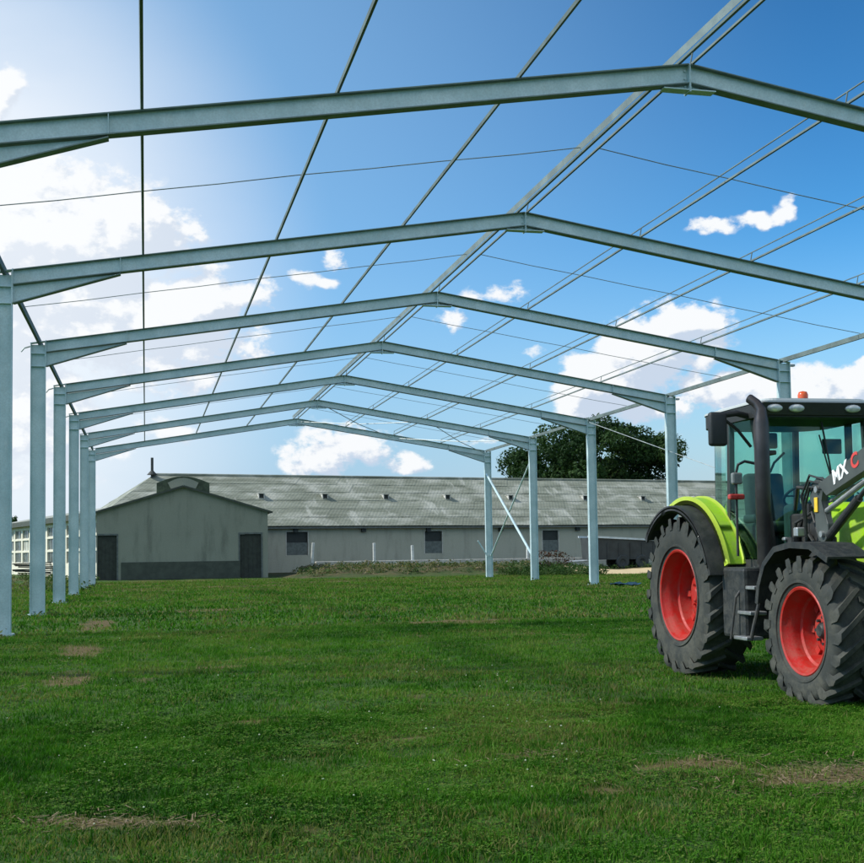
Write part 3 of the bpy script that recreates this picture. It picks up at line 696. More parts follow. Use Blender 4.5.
# cream building on the left, going away to the left
A = Vector((-14.6, 118, 0)); B = Vector((-2.95, 79, 0)); dvec = B - A; Lc = dvec.length; rz = math.atan2(dvec.y, dvec.x)
cream = empty('cream_building', A, rz, label='cream farm building with rows of square windows seen behind the left columns', cat='building')
CH = 4.25; bm = bmesh.new(); bays = []
nb = 13; bw = Lc / nb
box(bm, 0, Lc, -.0, .3, 0, .75)
for i in range(nb + 1): box(bm, i * bw - (.28 if i else 0), i * bw + .28, 0, .3, .752, CH - .05)
rows = [(1.0, 1.85), (2.0, 2.85), (3.0, 3.72)]
for i in range(nb):
    a, b = i * bw + .282, (i + 1) * bw - .282; zc = .752
    for z0, z1 in rows: box(bm, a, b, 0, .3, zc, z0); zc = z1
    box(bm, a, b, 0, .3, zc, CH - .05)
box(bm, 0, .3, .302, 9, 0, CH - .05); box(bm, Lc - .3, Lc, .302, 9, 0, CH - .05)
obj('wall', bm, CREAM, cream)
GLZ = principled('old_window_glass', (.10, .13, .12), .15, 0, .4, 1.2); PANW = principled('window_panel', (.45, .46, .38), .7, 0, .3, 1.2)
for i in range(nb):
    a, b = i * bw + .282, (i + 1) * bw - .282
    for j, (z0, z1) in enumerate(rows):
        w = bmesh.new(); box(w, a + .002, b - .002, .12, .15, z0 + .002, z1 - .002); wo = obj('window', w, PANW if (i * 3 + j * 2) % 4 == 1 else GLZ, cream)
        w = bmesh.new()
        for q in np.linspace(a + .03, b - .03, 4): box(w, q - .025, q + .025, .08, .118, z0 + .052, z1 - .052)
        box(w, a + .003, b - .003, .079, .119, z0 + .003, z0 + .05); box(w, a + .003, b - .003, .079, .119, z1 - .05, z1 - .003)
        obj('window_frame', w, TRIM, wo)
bm = bmesh.new(); prism(bm, [(-.45, CH), (-.45, CH + .10), (4.5, CH + 1.05), (9.4, CH + .1), (9.4, CH), (4.5, CH + .9)], 'x', -.2, Lc + .3)
obj('roof', bm, AROOF, cream)
bm = bmesh.new(); box(bm, -.2, Lc + .3, -.50, -.452, CH - .28, CH + .12); obj('gutter_board', bm, PLINTH, cream)

# concrete kerb slab along the yard
bm = bmesh.new(); bbox(bm, -9, 24, -.18, .18, 0, .30, .02, 1)
ks = obj('yard_kerb', bm, TRIM); ks.location = (20.5, 81.6, .60); ks.rotation_euler = (0, 0, math.radians(4)); tag(ks, kind='structure')

# white posts before the barn
GP = 'pale concrete posts standing before the long barn'
POSTM = principled('white_post', (.60, .62, .58), .8, 0, .15, 4)
posts = [(10.95, 79, 2.2, 4, 'leaning pale post in front of the leftmost barn hatch'), (15.5, 80, 2.14, 0, 'tallest upright pale post between the first and second barn hatch'),
         (18.7, 82, 1.95, -1, 'short pale post just left of the second barn hatch'), (28.0, 84, 1.75, 1, 'pale post seen between the two braced steel columns')]
for x, y, h_, tl, lb in posts:
    bm = bmesh.new(); box(bm, -.085, .085, -.085, .085, -.2, h_); 
    bmesh.ops.bevel(bm, geom=bm.edges[:], offset=.012, segments=1, affect='EDGES')
    o = obj('fence_post', bm, POSTM); o.location = (x, y, float(ground_h(x, y)) * 0); o.rotation_euler = (0, math.radians(tl), 0); tag(o, lb, 'post', GP)

# ------------------------------------------------------------------ foliage helpers
def leaf_cloud(centres, per, size, flat=.75, tone_base=.4, up=.2):
    """centres: list of (x,y,z,r,tone). returns quads"""
    V, T_ = [], []
    for (x, y, z, r_, tb) in centres:
        n = int(per * r_ ** 2)
        d = rng.normal(size=(n, 3)); d /= np.linalg.norm(d, axis=1)[:, None]
        rad = r_ * (.55 + .5 * rng.random(n)) ** .8
        p = d * rad[:, None] * [1, 1, flat] + [x, y, z]
        nrm = d + rng.normal(size=(n, 3)) * .6 + [0, 0, up]; nrm /= np.linalg.norm(nrm, axis=1)[:, None]
        ref = rng.normal(size=(n, 3)); a = np.cross(nrm, ref); a /= np.linalg.norm(a, axis=1)[:, None]; b = np.cross(nrm, a)
        s = size * (.5 + rng.random(n))[:, None]
        q = np.stack([p - a * s, p - b * s * .55, p + a * s, p + b * s * .55], 1); V.append(q.reshape(-1, 3))
        T_.append(np.repeat(np.clip(tb + (rng.random(n) - .5) * .45, 0, 1), 4))
    v = np.concatenate(V); i = np.arange(len(v) // 4)[:, None] * 4 + np.arange(4)
    return v, i, np.concatenate(T_)
LEAF = leaf_mat('tree_leaf', 'tone', [(0, (.011, .028, .009)), (.5, (.027, .060, .018)), (1, (.065, .11, .036))], .25)
WEED = leaf_mat('weed_leaf', 'tone', [(0, (.025, .055, .014)), (.4, (.06, .11, .03)), (.7, (.13, .14, .06)), (1, (.24, .19, .11))], .3)
BARK = principled('bark', (.07, .055, .04), .95, 0, .3, 6, .4)
def tree(loc, H, Wd, label, clumps=60, per=34, size=.22, group=None, base=.18):
    root = empty('broadleaf_tree', loc, label=label, cat='tree', group=group)
    bm = bmesh.new(); th = H * .45; tube(bm, [(0, 0, -.2), (.05 * H, 0, th * .5), (.02 * H, .02 * H, th)], [H * .035, H * .027, H * .02], 10)
    tips = []
    for i in range(9):
        a = 2 * PI * i / 9 + random.random() * .5; e = random.uniform(.35, 1.1); L = random.uniform(.28, .42) * H
        s0 = Vector((.02 * H, .01 * H, th * random.uniform(.6, 1.)))
        d = Vector((math.cos(a) * math.cos(e), math.sin(a) * math.cos(e), math.sin(e)))
        m_ = s0 + d * L * .5 + Vector((0, 0, .03 * H)); t_ = s0 + d * L + Vector((0, 0, .02 * H))
        tube(bm, [s0, m_, t_], [H * .014, H * .009, H * .003], 7); tips.append(t_)
    obj('trunk', bm, BARK, root)
    cs = []
    for i in range(clumps):
        # dome with lumps
        a = random.random() * 2 * PI; v_ = random.random(); rr = math.sqrt(random.random()) * Wd / 2 * .92
        zt = math.sqrt(max(0, 1 - (rr / (Wd / 2)) ** 2)); lo = H * base; top = H * (.55 + .37 * zt)
        z = top - (top - lo) * (v_ ** 1.6); 
        rc = random.uniform(.06, .12) * Wd * (.7 + .5 * random.random())
        cs.append((rr * math.cos(a), rr * math.sin(a), z, rc, random.uniform(.15, .75)))
    v, i, t = leaf_cloud(cs, per, size); o = tri_mesh('crown', v, i, LEAF, t); o.parent = root
    return root
tree((46.2, 116, 0), 15.9, 18.2, 'large dark broadleaf tree rising behind the barn roof at the right', 110, 210, .17)
tree((-27, 262, 0), 11.5, 9, 'small far tree left of the cream building roof, beside the nearest column', 22, 40, .35, base=.1)
tree((58.5, 125, 0), 9.6, 6, 'small tree top showing over the barn roof right of the big dark tree', 22, 60, .25)
tree((-36, 255, 0), 10.5, 12, 'wider far tree mostly hidden behind the nearest left column', 26, 40, .35, base=.1)

# weeds and rough growth on the earth bank (uncountable)
def bank_growth():
    cs = []
    for _ in range(900):
        x = random.uniform(9.2, 34); y = random.uniform(68.5, 77)
        if 26.4 < x < 34.6 and y < 74.5: continue
        z = float(ground_h(x, y)); r_ = random.uniform(.14, .36); tb = random.choice([.2, .3, .45, .7, .85, .95]) if x < 24 else random.choice([.1, .2, .3, .45])
        cs.append((x, y, z + r_ * .35, r_, tb))
    for _ in range(120):
        x = random.uniform(20.5, 25.6); y = random.uniform(62, 68.5)
        r_ = random.uniform(.2, .5); cs.append((x, y, r_ * .6, r_, random.choice([.05, .15, .25, .4])))
    for _ in range(150):                                     # left of the annex, between columns and cream building
        y = random.uniform(50, 84); x = random.uniform(-12, -3.4) * y / 84; r_ = random.uniform(.15, .4)
        cs.append((x, y, r_ * .5, r_, random.choice([.2, .4, .6, .8])))
    for k in range(0, 7):                                    # coarse weeds round the column feet
        for xc in (XL, XR):
            for _ in range(7):
                r_ = random.uniform(.07, .15); cs.append((xc + random.uniform(-.4, .4), Y1 + k * BAY + random.uniform(-.32, .3), r_ * .5, r_, random.choice([.1, .25, .4, .7])))
    return leaf_cloud(cs, 330, .06, .85)
v, i, t = bank_growth(); tag(tri_mesh('weeds', v, i, WEED, t), 'rough green and dry weeds growing on the earth bank and field edge', 'weeds', kind='stuff')
# reddish low shrub beside the middle braced columns
sh = empty('red_shrub', (24.9, 69.8, 0), label='low reddish-brown shrub beside the braced right columns', cat='shrub')
bm = bmesh.new()
for k_ in range(7):
    a = k_ * .9; tube(bm, [(0, 0, 0), (math.cos(a) * .3, math.sin(a) * .3, .6), (math.cos(a) * .7, math.sin(a) * .5, 1.2)], [.03, .02, .008], 5)
obj('stem', bm, BARK, sh)
v, i, t = leaf_cloud([(random.uniform(-1.1, 1.1), random.uniform(-.5, .5), random.uniform(.5, 1.35), random.uniform(.25, .45), random.uniform(.2, .8)) for _ in range(14)], 300, .07)
o = tri_mesh('leaves', v, i, leaf_mat('red_leaf', 'tone', [(0, (.04, .03, .02)), (.5, (.085, .04, .028)), (1, (.09, .075, .035))], .25), t); o.parent = sh

# ------------------------------------------------------------------ dark farm trailer with pale top rail, beyond the right columns
tr = empty('farm_trailer', (33.0, 76.5, .15), math.radians(-4), label='low dark farm trailer with a pale top rail parked before the barn', cat='trailer')
TB = principled('trailer_body', (.035, .042, .042), .7, 0, .3, 2); PR = principled('pale_rail', (.55, .60, .62), .45, .3, .15, 3)
bm = bmesh.new(); prism(bm, [(-3.1, .62), (3.2, .62), (3.4, 1.75), (-3.2, 2.15)], 'y', -1.1, 1.1)
for x in np.linspace(-2.8, 3., 8): box(bm, x - .04, x + .04, -1.16, -1.102, .64, 1.75)
obj('body', bm, TB, tr)
bm = bmesh.new(); prism(bm, [(-3.35, 2.155), (3.45, 1.755), (3.45, 1.87), (-3.35, 2.29)], 'y', -1.22, -1.02); prism(bm, [(-3.35, 2.155), (3.45, 1.755), (3.45, 1.87), (-3.35, 2.29)], 'y', 1.02, 1.22); obj('top_rail', bm, PR, tr)
bm = bmesh.new(); tube(bm, [(-3.1, 0, .55), (-4.6, 0, .5)], .07, 8); tube(bm, [(-4.4, 0, .5), (-4.4, 0, .02)], .04, 8); obj('drawbar', bm, PR, tr)
for x in (-.9, .5):
    for s in (-1, 1):
        bm = bmesh.new(); lathe_y(bm, [(.22, s * .95), (.40, s * .93), (.46, s * .97), (.46, s * 1.15), (.40, s * 1.19), (.22, s * 1.17)], x, .46, 28, True); wh = obj('wheel', bm, TB, tr)
        bm = bmesh.new(); lathe_y(bm, [(.0, s * 1.08), (.12, s * 1.08), (.2, s * 1.14), (.218, s * 1.14)], x, .46, 24); obj('rim', bm, TB, wh)
# blue plastic scrap lying in the grass
bm = bmesh.new()
bmesh.ops.create_grid(bm, x_segments=12, y_segments=6, size=.5)
for v in bm.verts: v.co = Vector((v.co.x * 1.2, v.co.y * .5, .06 + .07 * math.sin(v.co.x * 7) * math.cos(v.co.y * 9) + .05 * random.random()))
ob = obj('plastic_sheet', bm, principled('blue_plastic', (.02, .055, .085), .45, 0, .3, 3)); ob.location = (18.6, 43.6, .02); ob.rotation_euler = (0, 0, -.3)
sm = ob.modifiers.new('s', 'SOLIDIFY'); sm.thickness = .01
tag(ob, 'crumpled dark blue plastic sheet lying in the grass left of the tractor', 'plastic sheet')
# dark timber heap by the left columns
hp = empty('timber_heap', (-7.9, 92., 0), .2, label='dark heap of boards before the cream building, at the left edge', cat='timber heap')
for k_ in range(9):
    bm = bmesh.new(); box(bm, -1.6, 1.6, -.1, .1, 0, .08); o = obj('board', bm, DOORM, hp); o.location = (random.uniform(-.4, .4), random.uniform(-.8, .8), .1 + k_ * .11); o.rotation_euler = (random.uniform(-.05, .05), random.uniform(-.06, .06), random.uniform(-.5, .5))

# ------------------------------------------------------------------ the tractor
HD = math.radians(-92.0)
TO = Vector((7.38, 13.06, 0))
trac = empty('tractor', TO, HD, label='lime green farm tractor with red wheel rims and black front loader frame', cat='tractor')
RUB = principled('tyre_rubber', (.050, .056, .045), .9, 0, .3, 4, .35, 60, .3, (.115, .120, .095))
def dusty(name, col, dust, z0, z1, rough=.5, amt=.6, scale=7.):
    """paint or rubber with dried dirt, thicker towards the ground as field dirt is thrown up"""
    mt = bpy.data.materials.new(name); mt.use_nodes = True; T = NT(mt.node_tree); b = T.n['Principled BSDF']
    tcn = T.n.new('ShaderNodeTexCoord'); o = tcn.outputs['Object']; sep = T.n.new('ShaderNodeSeparateXYZ'); T.l.new(o, sep.inputs[0])
    n1 = T.noise(o, scale, 7, .7); n2 = T.noise(o, scale * 6, 4, .7)
    h_ = T.ramp(sep.outputs[2], z0, z1, 1., .12)
    fac = T.math('MULTIPLY', T.math('MULTIPLY', T.ramp(n1, .38, .62), h_), T.ramp(n2, .3, .6, .45, 1.)); fac = T.math('MULTIPLY', fac, amt)
    T.l.new(T.mix(fac, col, dust), b.inputs['Base Color']); T.put(b.inputs['Roughness'], T.ramp(fac, 0, .6, rough, .95, smooth=False))
    b.inputs['Specular IOR Level'].default_value = .4
    bp = T.node('ShaderNodeBump', Strength=.25, Distance=.01, Height=n2); T.l.new(bp.outputs[0], b.inputs['Normal'])
    return mt
RUB = dusty('dusty_tyre_rubber', (.032, .036, .031), (.14, .135, .10), 0., 2.6, .8, .42, 5.)
RED = dusty('dusty_red_rim', (.42, .014, .009), (.20, .12, .08), .2, 2.2, .42, .35, 9.)
LIME = dusty('lime_paint', (.27, .50, .006), (.24, .27, .10), 1.1, 2.6, .40, .55, 5.)
LIMEL = principled('lime_edge', (.52, .70, .06), .42, 0, .05, 4)
BLK = dusty('black_plastic', (.018, .021, .021), (.10, .10, .08), .4, 3., .5, .45, 8.)
BLKM = dusty('black_metal', (.022, .024, .024), (.09, .085, .065), .3, 3., .45, .5, 11.)
GRYM = principled('loader_paint', (.070, .080, .072), .45, .2, .2, 5)
STL = principled('bare_steel', (.45, .46, .45), .35, .7, .15, 8)
ROOFW = principled('roof_white', (.50, .53, .52), .5, 0, .05, 3)
SEATM = principled('seat_cloth', (.03, .045, .048), .85, 0, .3, 9)
def glass_mat():
    mt = bpy.data.materials.new('green_tinted_glass'); mt.use_nodes = True; T = NT(mt.node_tree); out = T.n['Material Output']; T.n.remove(T.n['Principled BSDF'])
    t_ = T.n.new('ShaderNodeBsdfTransparent'); t_.inputs[0].default_value = (.74, .90, .845, 1)
    g_ = T.n.new('ShaderNodeBsdfGlossy'); g_.inputs['Roughness'].default_value = .03; g_.inputs[0].default_value = (.75, 1, .95, 1)
    ge = T.n.new('ShaderNodeNewGeometry'); dt = T.node('ShaderNodeVectorMath', {'operation': 'DOT_PRODUCT'}); T.l.new(ge.outputs['Normal'], dt.inputs[0]); T.l.new(ge.outputs['Incoming'], dt.inputs[1])
    om = T.math('SUBTRACT', 1., T.math('ABSOLUTE', dt.outputs['Value'])); fr = T.n.new('ShaderNodeMath'); fr.operation = 'MULTIPLY_ADD'
    T.l.new(T.math('POWER', om, 5.), fr.inputs[0]); fr.inputs[1].default_value = .8; fr.inputs[2].default_value = .035; ms = T.n.new('ShaderNodeMixShader')
    T.put(ms.inputs[0], T.math('MULTIPLY', fr.outputs[0], 1.0, clamp=True))
    T.l.new(t_.outputs[0], ms.inputs[1]); T.l.new(g_.outputs[0], ms.inputs[2]); T.l.new(ms.outputs[0], out.inputs[0]); return mt
GLS = glass_mat()
def tp(name, bm, mat, parent=trac, label=None, smooth=None):
    o = obj(name, bm, mat, parent)
    if smooth: smooth_by_angle(o, smooth)
    if label: o['label'] = label
    return o
def tyre(name_r, cx, cz, Rr, rimr, w, yo, side, nl):
    """yo: outer face |y|; side -1 right, +1 left"""
    S = side; yi = yo - w
    Y = lambda t: S * (yi + w * t)            # t 0 inner .. 1 outer
    Rc = Rr - .036
    prof = [(rimr, Y(.90)), (rimr + .02, Y(.955)), (rimr + (Rc - rimr) * .35, Y(1.0)), (rimr + (Rc - rimr) * .7, Y(.995)), (Rc - .035, Y(.955)), (Rc - .006, Y(.86)), (Rc, Y(.5)),
            (Rc - .006, Y(.14)), (Rc - .035, Y(.045)), (rimr + (Rc - rimr) * .7, Y(.005)), (rimr + (Rc - rimr) * .35, Y(.0)), (rimr + .02, Y(.045)), (rimr, Y(.10))]
    bm = bmesh.new(); lathe_y(bm, prof, cx, cz, 96, False)
    lathe_y(bm, [(rimr, Y(.10)), (rimr - .004, Y(.5)), (rimr, Y(.90))], cx, cz, 96)
    # raised ring on the sidewall
    lathe_y(bm, [(rimr + .05, Y(.972)), (rimr + .055, Y(1.0)), (rimr + .075, Y(1.003)), (rimr + .08, Y(.985))], cx, cz, 96)
    # lugs: two staggered rows, each a curved chevron bar wrapping on to the shoulder
    for row in (0, 1):
        for k in range(nl):
            th0 = 2 * PI * (k + .5 * row) / nl
            sec = []
            for q in range(8):
                s = q / 7                                   # 0 at centre, 1 at shoulder, then down the side
                t = .5 + (.03 - .545 * s if row else -.03 + .545 * s) if s <= .93 else None
                if q < 7: t = .5 + (-(-.03 + .52 * q / 6) if row else (-.03 + .52 * q / 6)); rad_o = Rr - .006 * (q / 6) ** 2; rad_i = Rc - .02
                else: t = (-.012 if row else 1.012); rad_o = Rr - .042; rad_i = Rc - .12
                th = th0 - (.62 * (q / 7) ** 1.05) * (.95 / Rr) * .48
                wd = (.024 + .012 * s) / Rr
                sec.append([(rad_o, th - wd, t), (rad_o, th + wd, t), (rad_i, th + wd * 1.35, t), (rad_i, th - wd * 1.35, t)])
            # last section: foot on the sidewall
            th = th0 - .62 * 1.05 * (.95 / Rr) * .48; tt = (-.004 if row else 1.004); sec.append([(Rr - .13, th - .02 / Rr, tt), (Rr - .13, th + .03 / Rr, tt), (Rr - .15, th + .03 / Rr, .03 if row else .97), (Rr - .15, th - .02 / Rr, .03 if row else .97)])
            prev = None
            for sc_ in sec:
                vv = [bm.verts.new((cx + r_ * math.cos(a_), Y(t_), cz + r_ * math.sin(a_))) for r_, a_, t_ in sc_]
                if prev:
                    for j in range(4): bm.faces.new((prev[j], prev[(j + 1) % 4], vv[(j + 1) % 4], vv[j]))
                else: bm.faces.new(vv[::-1])
                prev = vv
            bm.faces.new(prev)
    return bm
def wheel(name, cx, R_, rimr, w, yo, side, nl, dish):
    cz = R_ - (.02 if R_ > .8 else .055)
    root = empty(name, (0, 0, 0)); root.parent = trac
    tp('tyre', tyre(name, cx, cz, R_, rimr, w, yo, side, nl), RUB, root, smooth=40)
    S = side; bm = bmesh.new(); yf = yo - .02
    # outer lip, stepped barrel, drop centre, disc
    P = [(rimr - .002, yf - .075), (rimr + .012, yf - .05), (rimr + .022, yf - .01), (rimr + .008, yf + .002), (rimr - .012, yf - .006), (rimr - .022, yf - .05), (rimr - .05, yf - .085), (rimr - .058, yf - .13),
         (rimr - .062, yf - dish * .55), (rimr - .085, yf - dish * .60), (rimr - .095, yf - dish * .82), (rimr - .12, yf - dish), (rimr * .60, yf - dish * 1.0), (rimr * .52, yf - dish * .80), (rimr * .40, yf - dish * .76), (rimr * .28, yf - dish * .76), (0.001, yf - dish * .76)]
    lathe_y(bm, [(r_, S * y_) for r_, y_ in P], cx, cz, 72)
    lathe_y(bm, [(rimr - .002, S * (yo - w + .02)), (rimr - .03, S * (yo - w * .5)), (rimr - .01, S * (yf - .07))], cx, cz, 72)
    # brackets between barrel and disc
    for k in range(8):
        a = 2 * PI * k / 8; t = bmesh.new(); box(t, rimr * .60, rimr - .075, -.035, .035, -.06, .0)
        M_ = Matrix.Translation((cx, S * (yf - dish * .84), cz)) @ Matrix.Rotation(-a, 4, 'Y') @ Matrix(((1, 0, 0, 0), (0, 0, S, 0), (0, 1, 0, 0), (0, 0, 0, 1)))
        merge(bm, t, M_)
    tp('rim', bm, RED, root, smooth=35)
    bm = bmesh.new(); lathe_y(bm, [(.001, S * (yf - dish * .76 + .07)), (rimr * .13, S * (yf - dish * .76 + .07)), (rimr * .18, S * (yf - dish * .76 + .05)), (rimr * .22, S * (yf - dish * .76 + .002))], cx, cz, 32)
    for k in range(8):
        a = 2 * PI * k / 8; r2 = rimr * .31; cyl(bm, (cx + r2 * math.cos(a), S * (yf - dish * .76), cz + r2 * math.sin(a)), (cx + r2 * math.cos(a), S * (yf - dish * .76 + .035), cz + r2 * math.sin(a)), .016, 6)
    tp('hub', bm, RED if cx < 1 else BLKM, root, smooth=35)
    return root
for S in (-1, 1):
    wheel('rear_wheel', -.05, .95, .535, .60, 1.12, S, 22, .37)
    wheel('front_wheel', 2.85, .735, .415, .52, 1.12, S, 20, .33)
# chassis: gearbox housing, engine block, sump, front axle, rear axle
bm = bmesh.new()
bbox(bm, -.6, .9, -.32, .32, .55, 1.25, .05); bbox(bm, .9, 1.9, -.26, .26, .50, 1.2, .05); bbox(bm, 1.9, 3.5, -.28, .28, .55, 1.32, .05); bbox(bm, 3.3, 3.95, -.24, .24, .62, 1.05, .04)
cyl(bm, (-.05, -.79, .93), (-.05, .79, .93), .13, 20); cyl(bm, (2.83, -.75, .66), (2.83, .75, .66), .085, 16)
bbox(bm, 2.68, 3.02, -.80, -.62, .48, .88, .04); bbox(bm, 2.68, 3.02, .62, .80, .48, .88, .04)
cyl(bm, (1.2, -.18, .45), (1.2, .18, .45), .16, 16); cyl(bm, (2.3, -.42, .95), (2.3, -.42, 1.25), .09, 14)
for yy_ in (-.3, .3): tube(bm, [(-.6, yy_, .7), (-1.2, yy_, .5)], .035, 8)
tp('chassis', bm, BLKM)
bm = bmesh.new(); tube(bm, [(-1.25, -.32, .5), (-1.25, .32, .5)], .04, 8); bbox(bm, -.85, -.62, -.45, .45, .95, 1.2, .03); tp('hitch', bm, BLKM)
# fuel tank / battery box and ladder on the right
bm = bmesh.new(); bbox(bm, .93, 1.48, -1.0, -.50, .50, 1.28, .04); tp('fuel_tank', bm, BLK)
bm = bmesh.new(); bbox(bm, .95, 1.95, .50, .98, .50, 1.15, .05); tp('fuel_tank', bm, BLK)
def ladder(S):
    bm = bmesh.new()
    tube(bm, [(1.66, S * .80, 1.30), (1.68, S * .92, .95), (1.64, S * 1.02, .50)], .022, 8); tube(bm, [(1.36, S * .80, 1.28), (1.36, S * 1.04, .95), (1.34, S * 1.10, .50)], .014, 8)
    lo = tp('ladder', bm, BLKM)
    for z, y0 in ((1.06, .98), (.79, 1.03), (.52, 1.08)):
        b2 = bmesh.new(); bbox(b2, 1.36, 1.66, *sorted((S * (y0 - .20), S * y0)), z - .02, z + .02, .008, 1); tp('step', b2, STL, lo)
ladder(-1); ladder(1)
# rear mudguards
def arc(cx, cz, R_, a0, a1, n): return [(cx + R_ * math.cos(math.radians(a0 + (a1 - a0) * i / n)), cz + R_ * math.sin(math.radians(a0 + (a1 - a0) * i / n))) for i in range(n + 1)]
for S in (-1, 1):
    def arcband(R0, R1, a0, a1, ya, yb, n=28, cx=-.05, cz=.93):
        b = bmesh.new(); o_, i_ = arc(cx, cz, R1, a0, a1, n), arc(cx, cz, R0, a0, a1, n)
        for k in range(n): prism(b, [o_[k], o_[k + 1], i_[k + 1], i_[k]], 'y', *sorted((S * ya, S * yb)))
        bmesh.ops.remove_doubles(b, verts=b.verts[:], dist=.0005)
        return b
    b = arcband(1.045, 1.085, 14, 140, 1.17, .93); t = arcband(1.00, 1.046, 22, 140, 1.172, 1.15); merge(b, t)
    g0 = tp('mudguard_edge', b, BLK, smooth=30)
    b = arcband(1.14, 1.18, 19, 112, .955, .80); g1_ = tp('mudguard', b, LIME, smooth=30)
    b = arcband(1.10, 1.195, 19, 113, .985, .957); merge(b, arcband(1.13, 1.20, 19, 108, .798, .765)); tp('mudguard_trim', b, LIMEL, g1_, smooth=30)
    b = arcband(.72, 1.135, 19, 130, .76, .73); tp('mudguard_inner', b, BLK, g1_, smooth=30)
    # rear lamp on the guard
    # front mudguards: cranked black strips
    b = bmesh.new(); pts = [(1.98, .92), (2.03, 1.12), (2.16, 1.34), (2.40, 1.50), (2.72, 1.545), (3.10, 1.53), (3.42, 1.40)]
    ya, yb = sorted((S * 1.12, S * .68))
    strip_xz(b, pts, .022, ya, yb, side=-1)
    strip_xz(b, pts, .06, *sorted((S * 1.135, S * 1.121)), side=-1)
    tp('front_mudguard', b, BLK, smooth=30)
    b = bmesh.new(); tube(b, [(2.83, S * .66, .95), (2.80, S * .66, 1.48)], .03, 8); tube(b, [(2.80, S * .66, 1.47), (2.80, S * 1.05, 1.50)], .02, 8); tp('mudguard_stay', b, BLKM)
# cab
cab = empty('cab', (0, 0, 0)); cab.parent = trac
bm = bmesh.new()
def post(b, p0, p1, wx, wy):
    (x0, y0, z0), (x1, y1, z1) = p0, p1
    hexa(b, [(x0 - wx, y0 - wy, z0), (x0 + wx, y0 - wy, z0), (x0 + wx, y0 + wy, z0), (x0 - wx, y0 + wy, z0), (x1 - wx, y1 - wy, z1), (x1 + wx, y1 - wy, z1), (x1 + wx, y1 + wy, z1), (x1 - wx, y1 + wy, z1)])
for S in (-1, 1):
    post(bm, (-.10, S * .52, 1.55), (-.06, S * .52, 2.95), .03, .03)      # rear post
    post(bm, (.72, S * .765, 1.35), (.75, S * .745, 2.95), .035, .03)     # middle post
    post(bm, (1.42, S * .60, 1.30), (1.20, S * .68, 2.95), .035, .035)    # front post
    hexa(bm, [(-.14, S * .50, 1.22), (.70, S * .74, 1.22), (.70, S * .79, 1.22), (-.14, S * .55, 1.22), (-.14, S * .50, 1.56), (.70, S * .74, 1.40), (.70, S * .79, 1.40), (-.14, S * .55, 1.56)])
    box(bm, .70, 1.46, S * .74 - .03, S * .74 + .03, 1.22, 1.36)
box(bm, -.14, -.08, -.49, .49, 1.22, 1.6); box(bm, 1.36, 1.44, -.56, .56, 1.42, 1.50)
box(bm, -.08, 1.4, -.49, .49, 1.18, 1.22); box(bm, .6, 1.4, .491, .70, 1.18, 1.22); box(bm, .6, 1.4, -.70, -.491, 1.18, 1.22)
tp('cab_frame', bm, BLKM, cab)
bm = bmesh.new()                                                          # roof: black body, pale lid
def rrect(x0, x1, y0, y1, r_, n=8, rb=.42):
    p = []
    for cx, cy, a0, r_ in ((x1 - r_, y1 - r_, 0, r_), (x0 + rb, y1 - rb, 90, rb), (x0 + rb, y0 + rb, 180, rb), (x1 - r_, y0 + r_, 270, r_)):
        for i in range(n + 1): a = math.radians(a0 + 90 * i / n); p.append((cx + r_ * math.cos(a), cy + r_ * math.sin(a)))
    return p
prism(bm, rrect(-.16, 1.46, -.78, .78, .14), 'z', 2.93, 3.085); tp('roof', bm, BLK, cab)
bm = bmesh.new(); prism(bm, rrect(-.17, 1.50, -.79, .79, .15), 'z', 3.086, 3.108); prism(bm, rrect(-.05, 1.38, -.66, .66, .2, rb=.38), 'z', 3.1082, 3.15); tp('roof_lid', bm, ROOFW, cab)
bm = bmesh.new(); prism(bm, [(1.2, 2.93), (1.50, 2.95), (1.545, 3.083), (1.2, 3.083)], 'y', -.74, .74); tp('roof_visor', bm, BLK, cab)
LENS = principled('lamp_lens', (.55, .57, .56), .15, .2, .15, 30)
for y in (-.60, -.34, .34, .60):
    bm = bmesh.new(); bmesh.ops.create_uvsphere(bm, u_segments=20, v_segments=12, radius=.5, matrix=Matrix.Translation((1.525, y, 3.02)) @ Matrix.Rotation(.32, 4, 'Y') @ Matrix.Diagonal((.07, .19, .09, 1)))
    o = tp('work_light', bm, LENS, cab, smooth=80)
bm = bmesh.new(); cyl(bm, (1.1, -.02, 3.151), (1.1, -.02, 3.18), .07, 16); bc = tp('beacon_base', bm, BLK, cab)
bm = bmesh.new(); lathe = [(.056, 3.181), (.058, 3.225), (.045, 3.26), (.001, 3.272)]
rings = [[bm.verts.new((1.1 + r_ * math.cos(2 * PI * k / 20), -.02 + r_ * math.sin(2 * PI * k / 20), z)) for k in range(20)] for r_, z in lathe]
for i in range(3):
    for k in range(20): bm.faces.new((rings[i][k], rings[i][(k + 1) % 20], rings[i + 1][(k + 1) % 20], rings[i + 1][k]))
tp('beacon', bm, principled('orange_lens', (.60, .09, .02), .25, 0, .1, 20), cab, smooth=60)
def pane(name, pts, th=.006):
    b = bmesh.new(); P = [Vector(p) for p in pts]; n_ = (P[1] - P[0]).cross(P[2] - P[0]).normalized() * th
    A_ = [b.verts.new(p) for p in P]; B_ = [b.verts.new(p + n_) for p in P]; n = len(P)
    b.faces.new(A_); b.faces.new(B_[::-1])
    for i in range(n): b.faces.new((A_[i], B_[i], B_[(i + 1) % n], A_[(i + 1) % n]))
    return tp(name, b, GLS, cab)
pane('windscreen', [(1.455, -.56, 1.50), (1.455, .56, 1.50), (1.245, .62, 2.93), (1.245, -.62, 2.93)])
pane('rear_window', [(-.12, -.48, 1.6), (-.12, .48, 1.6), (-.08, .48, 2.93), (-.08, -.48, 2.93)])
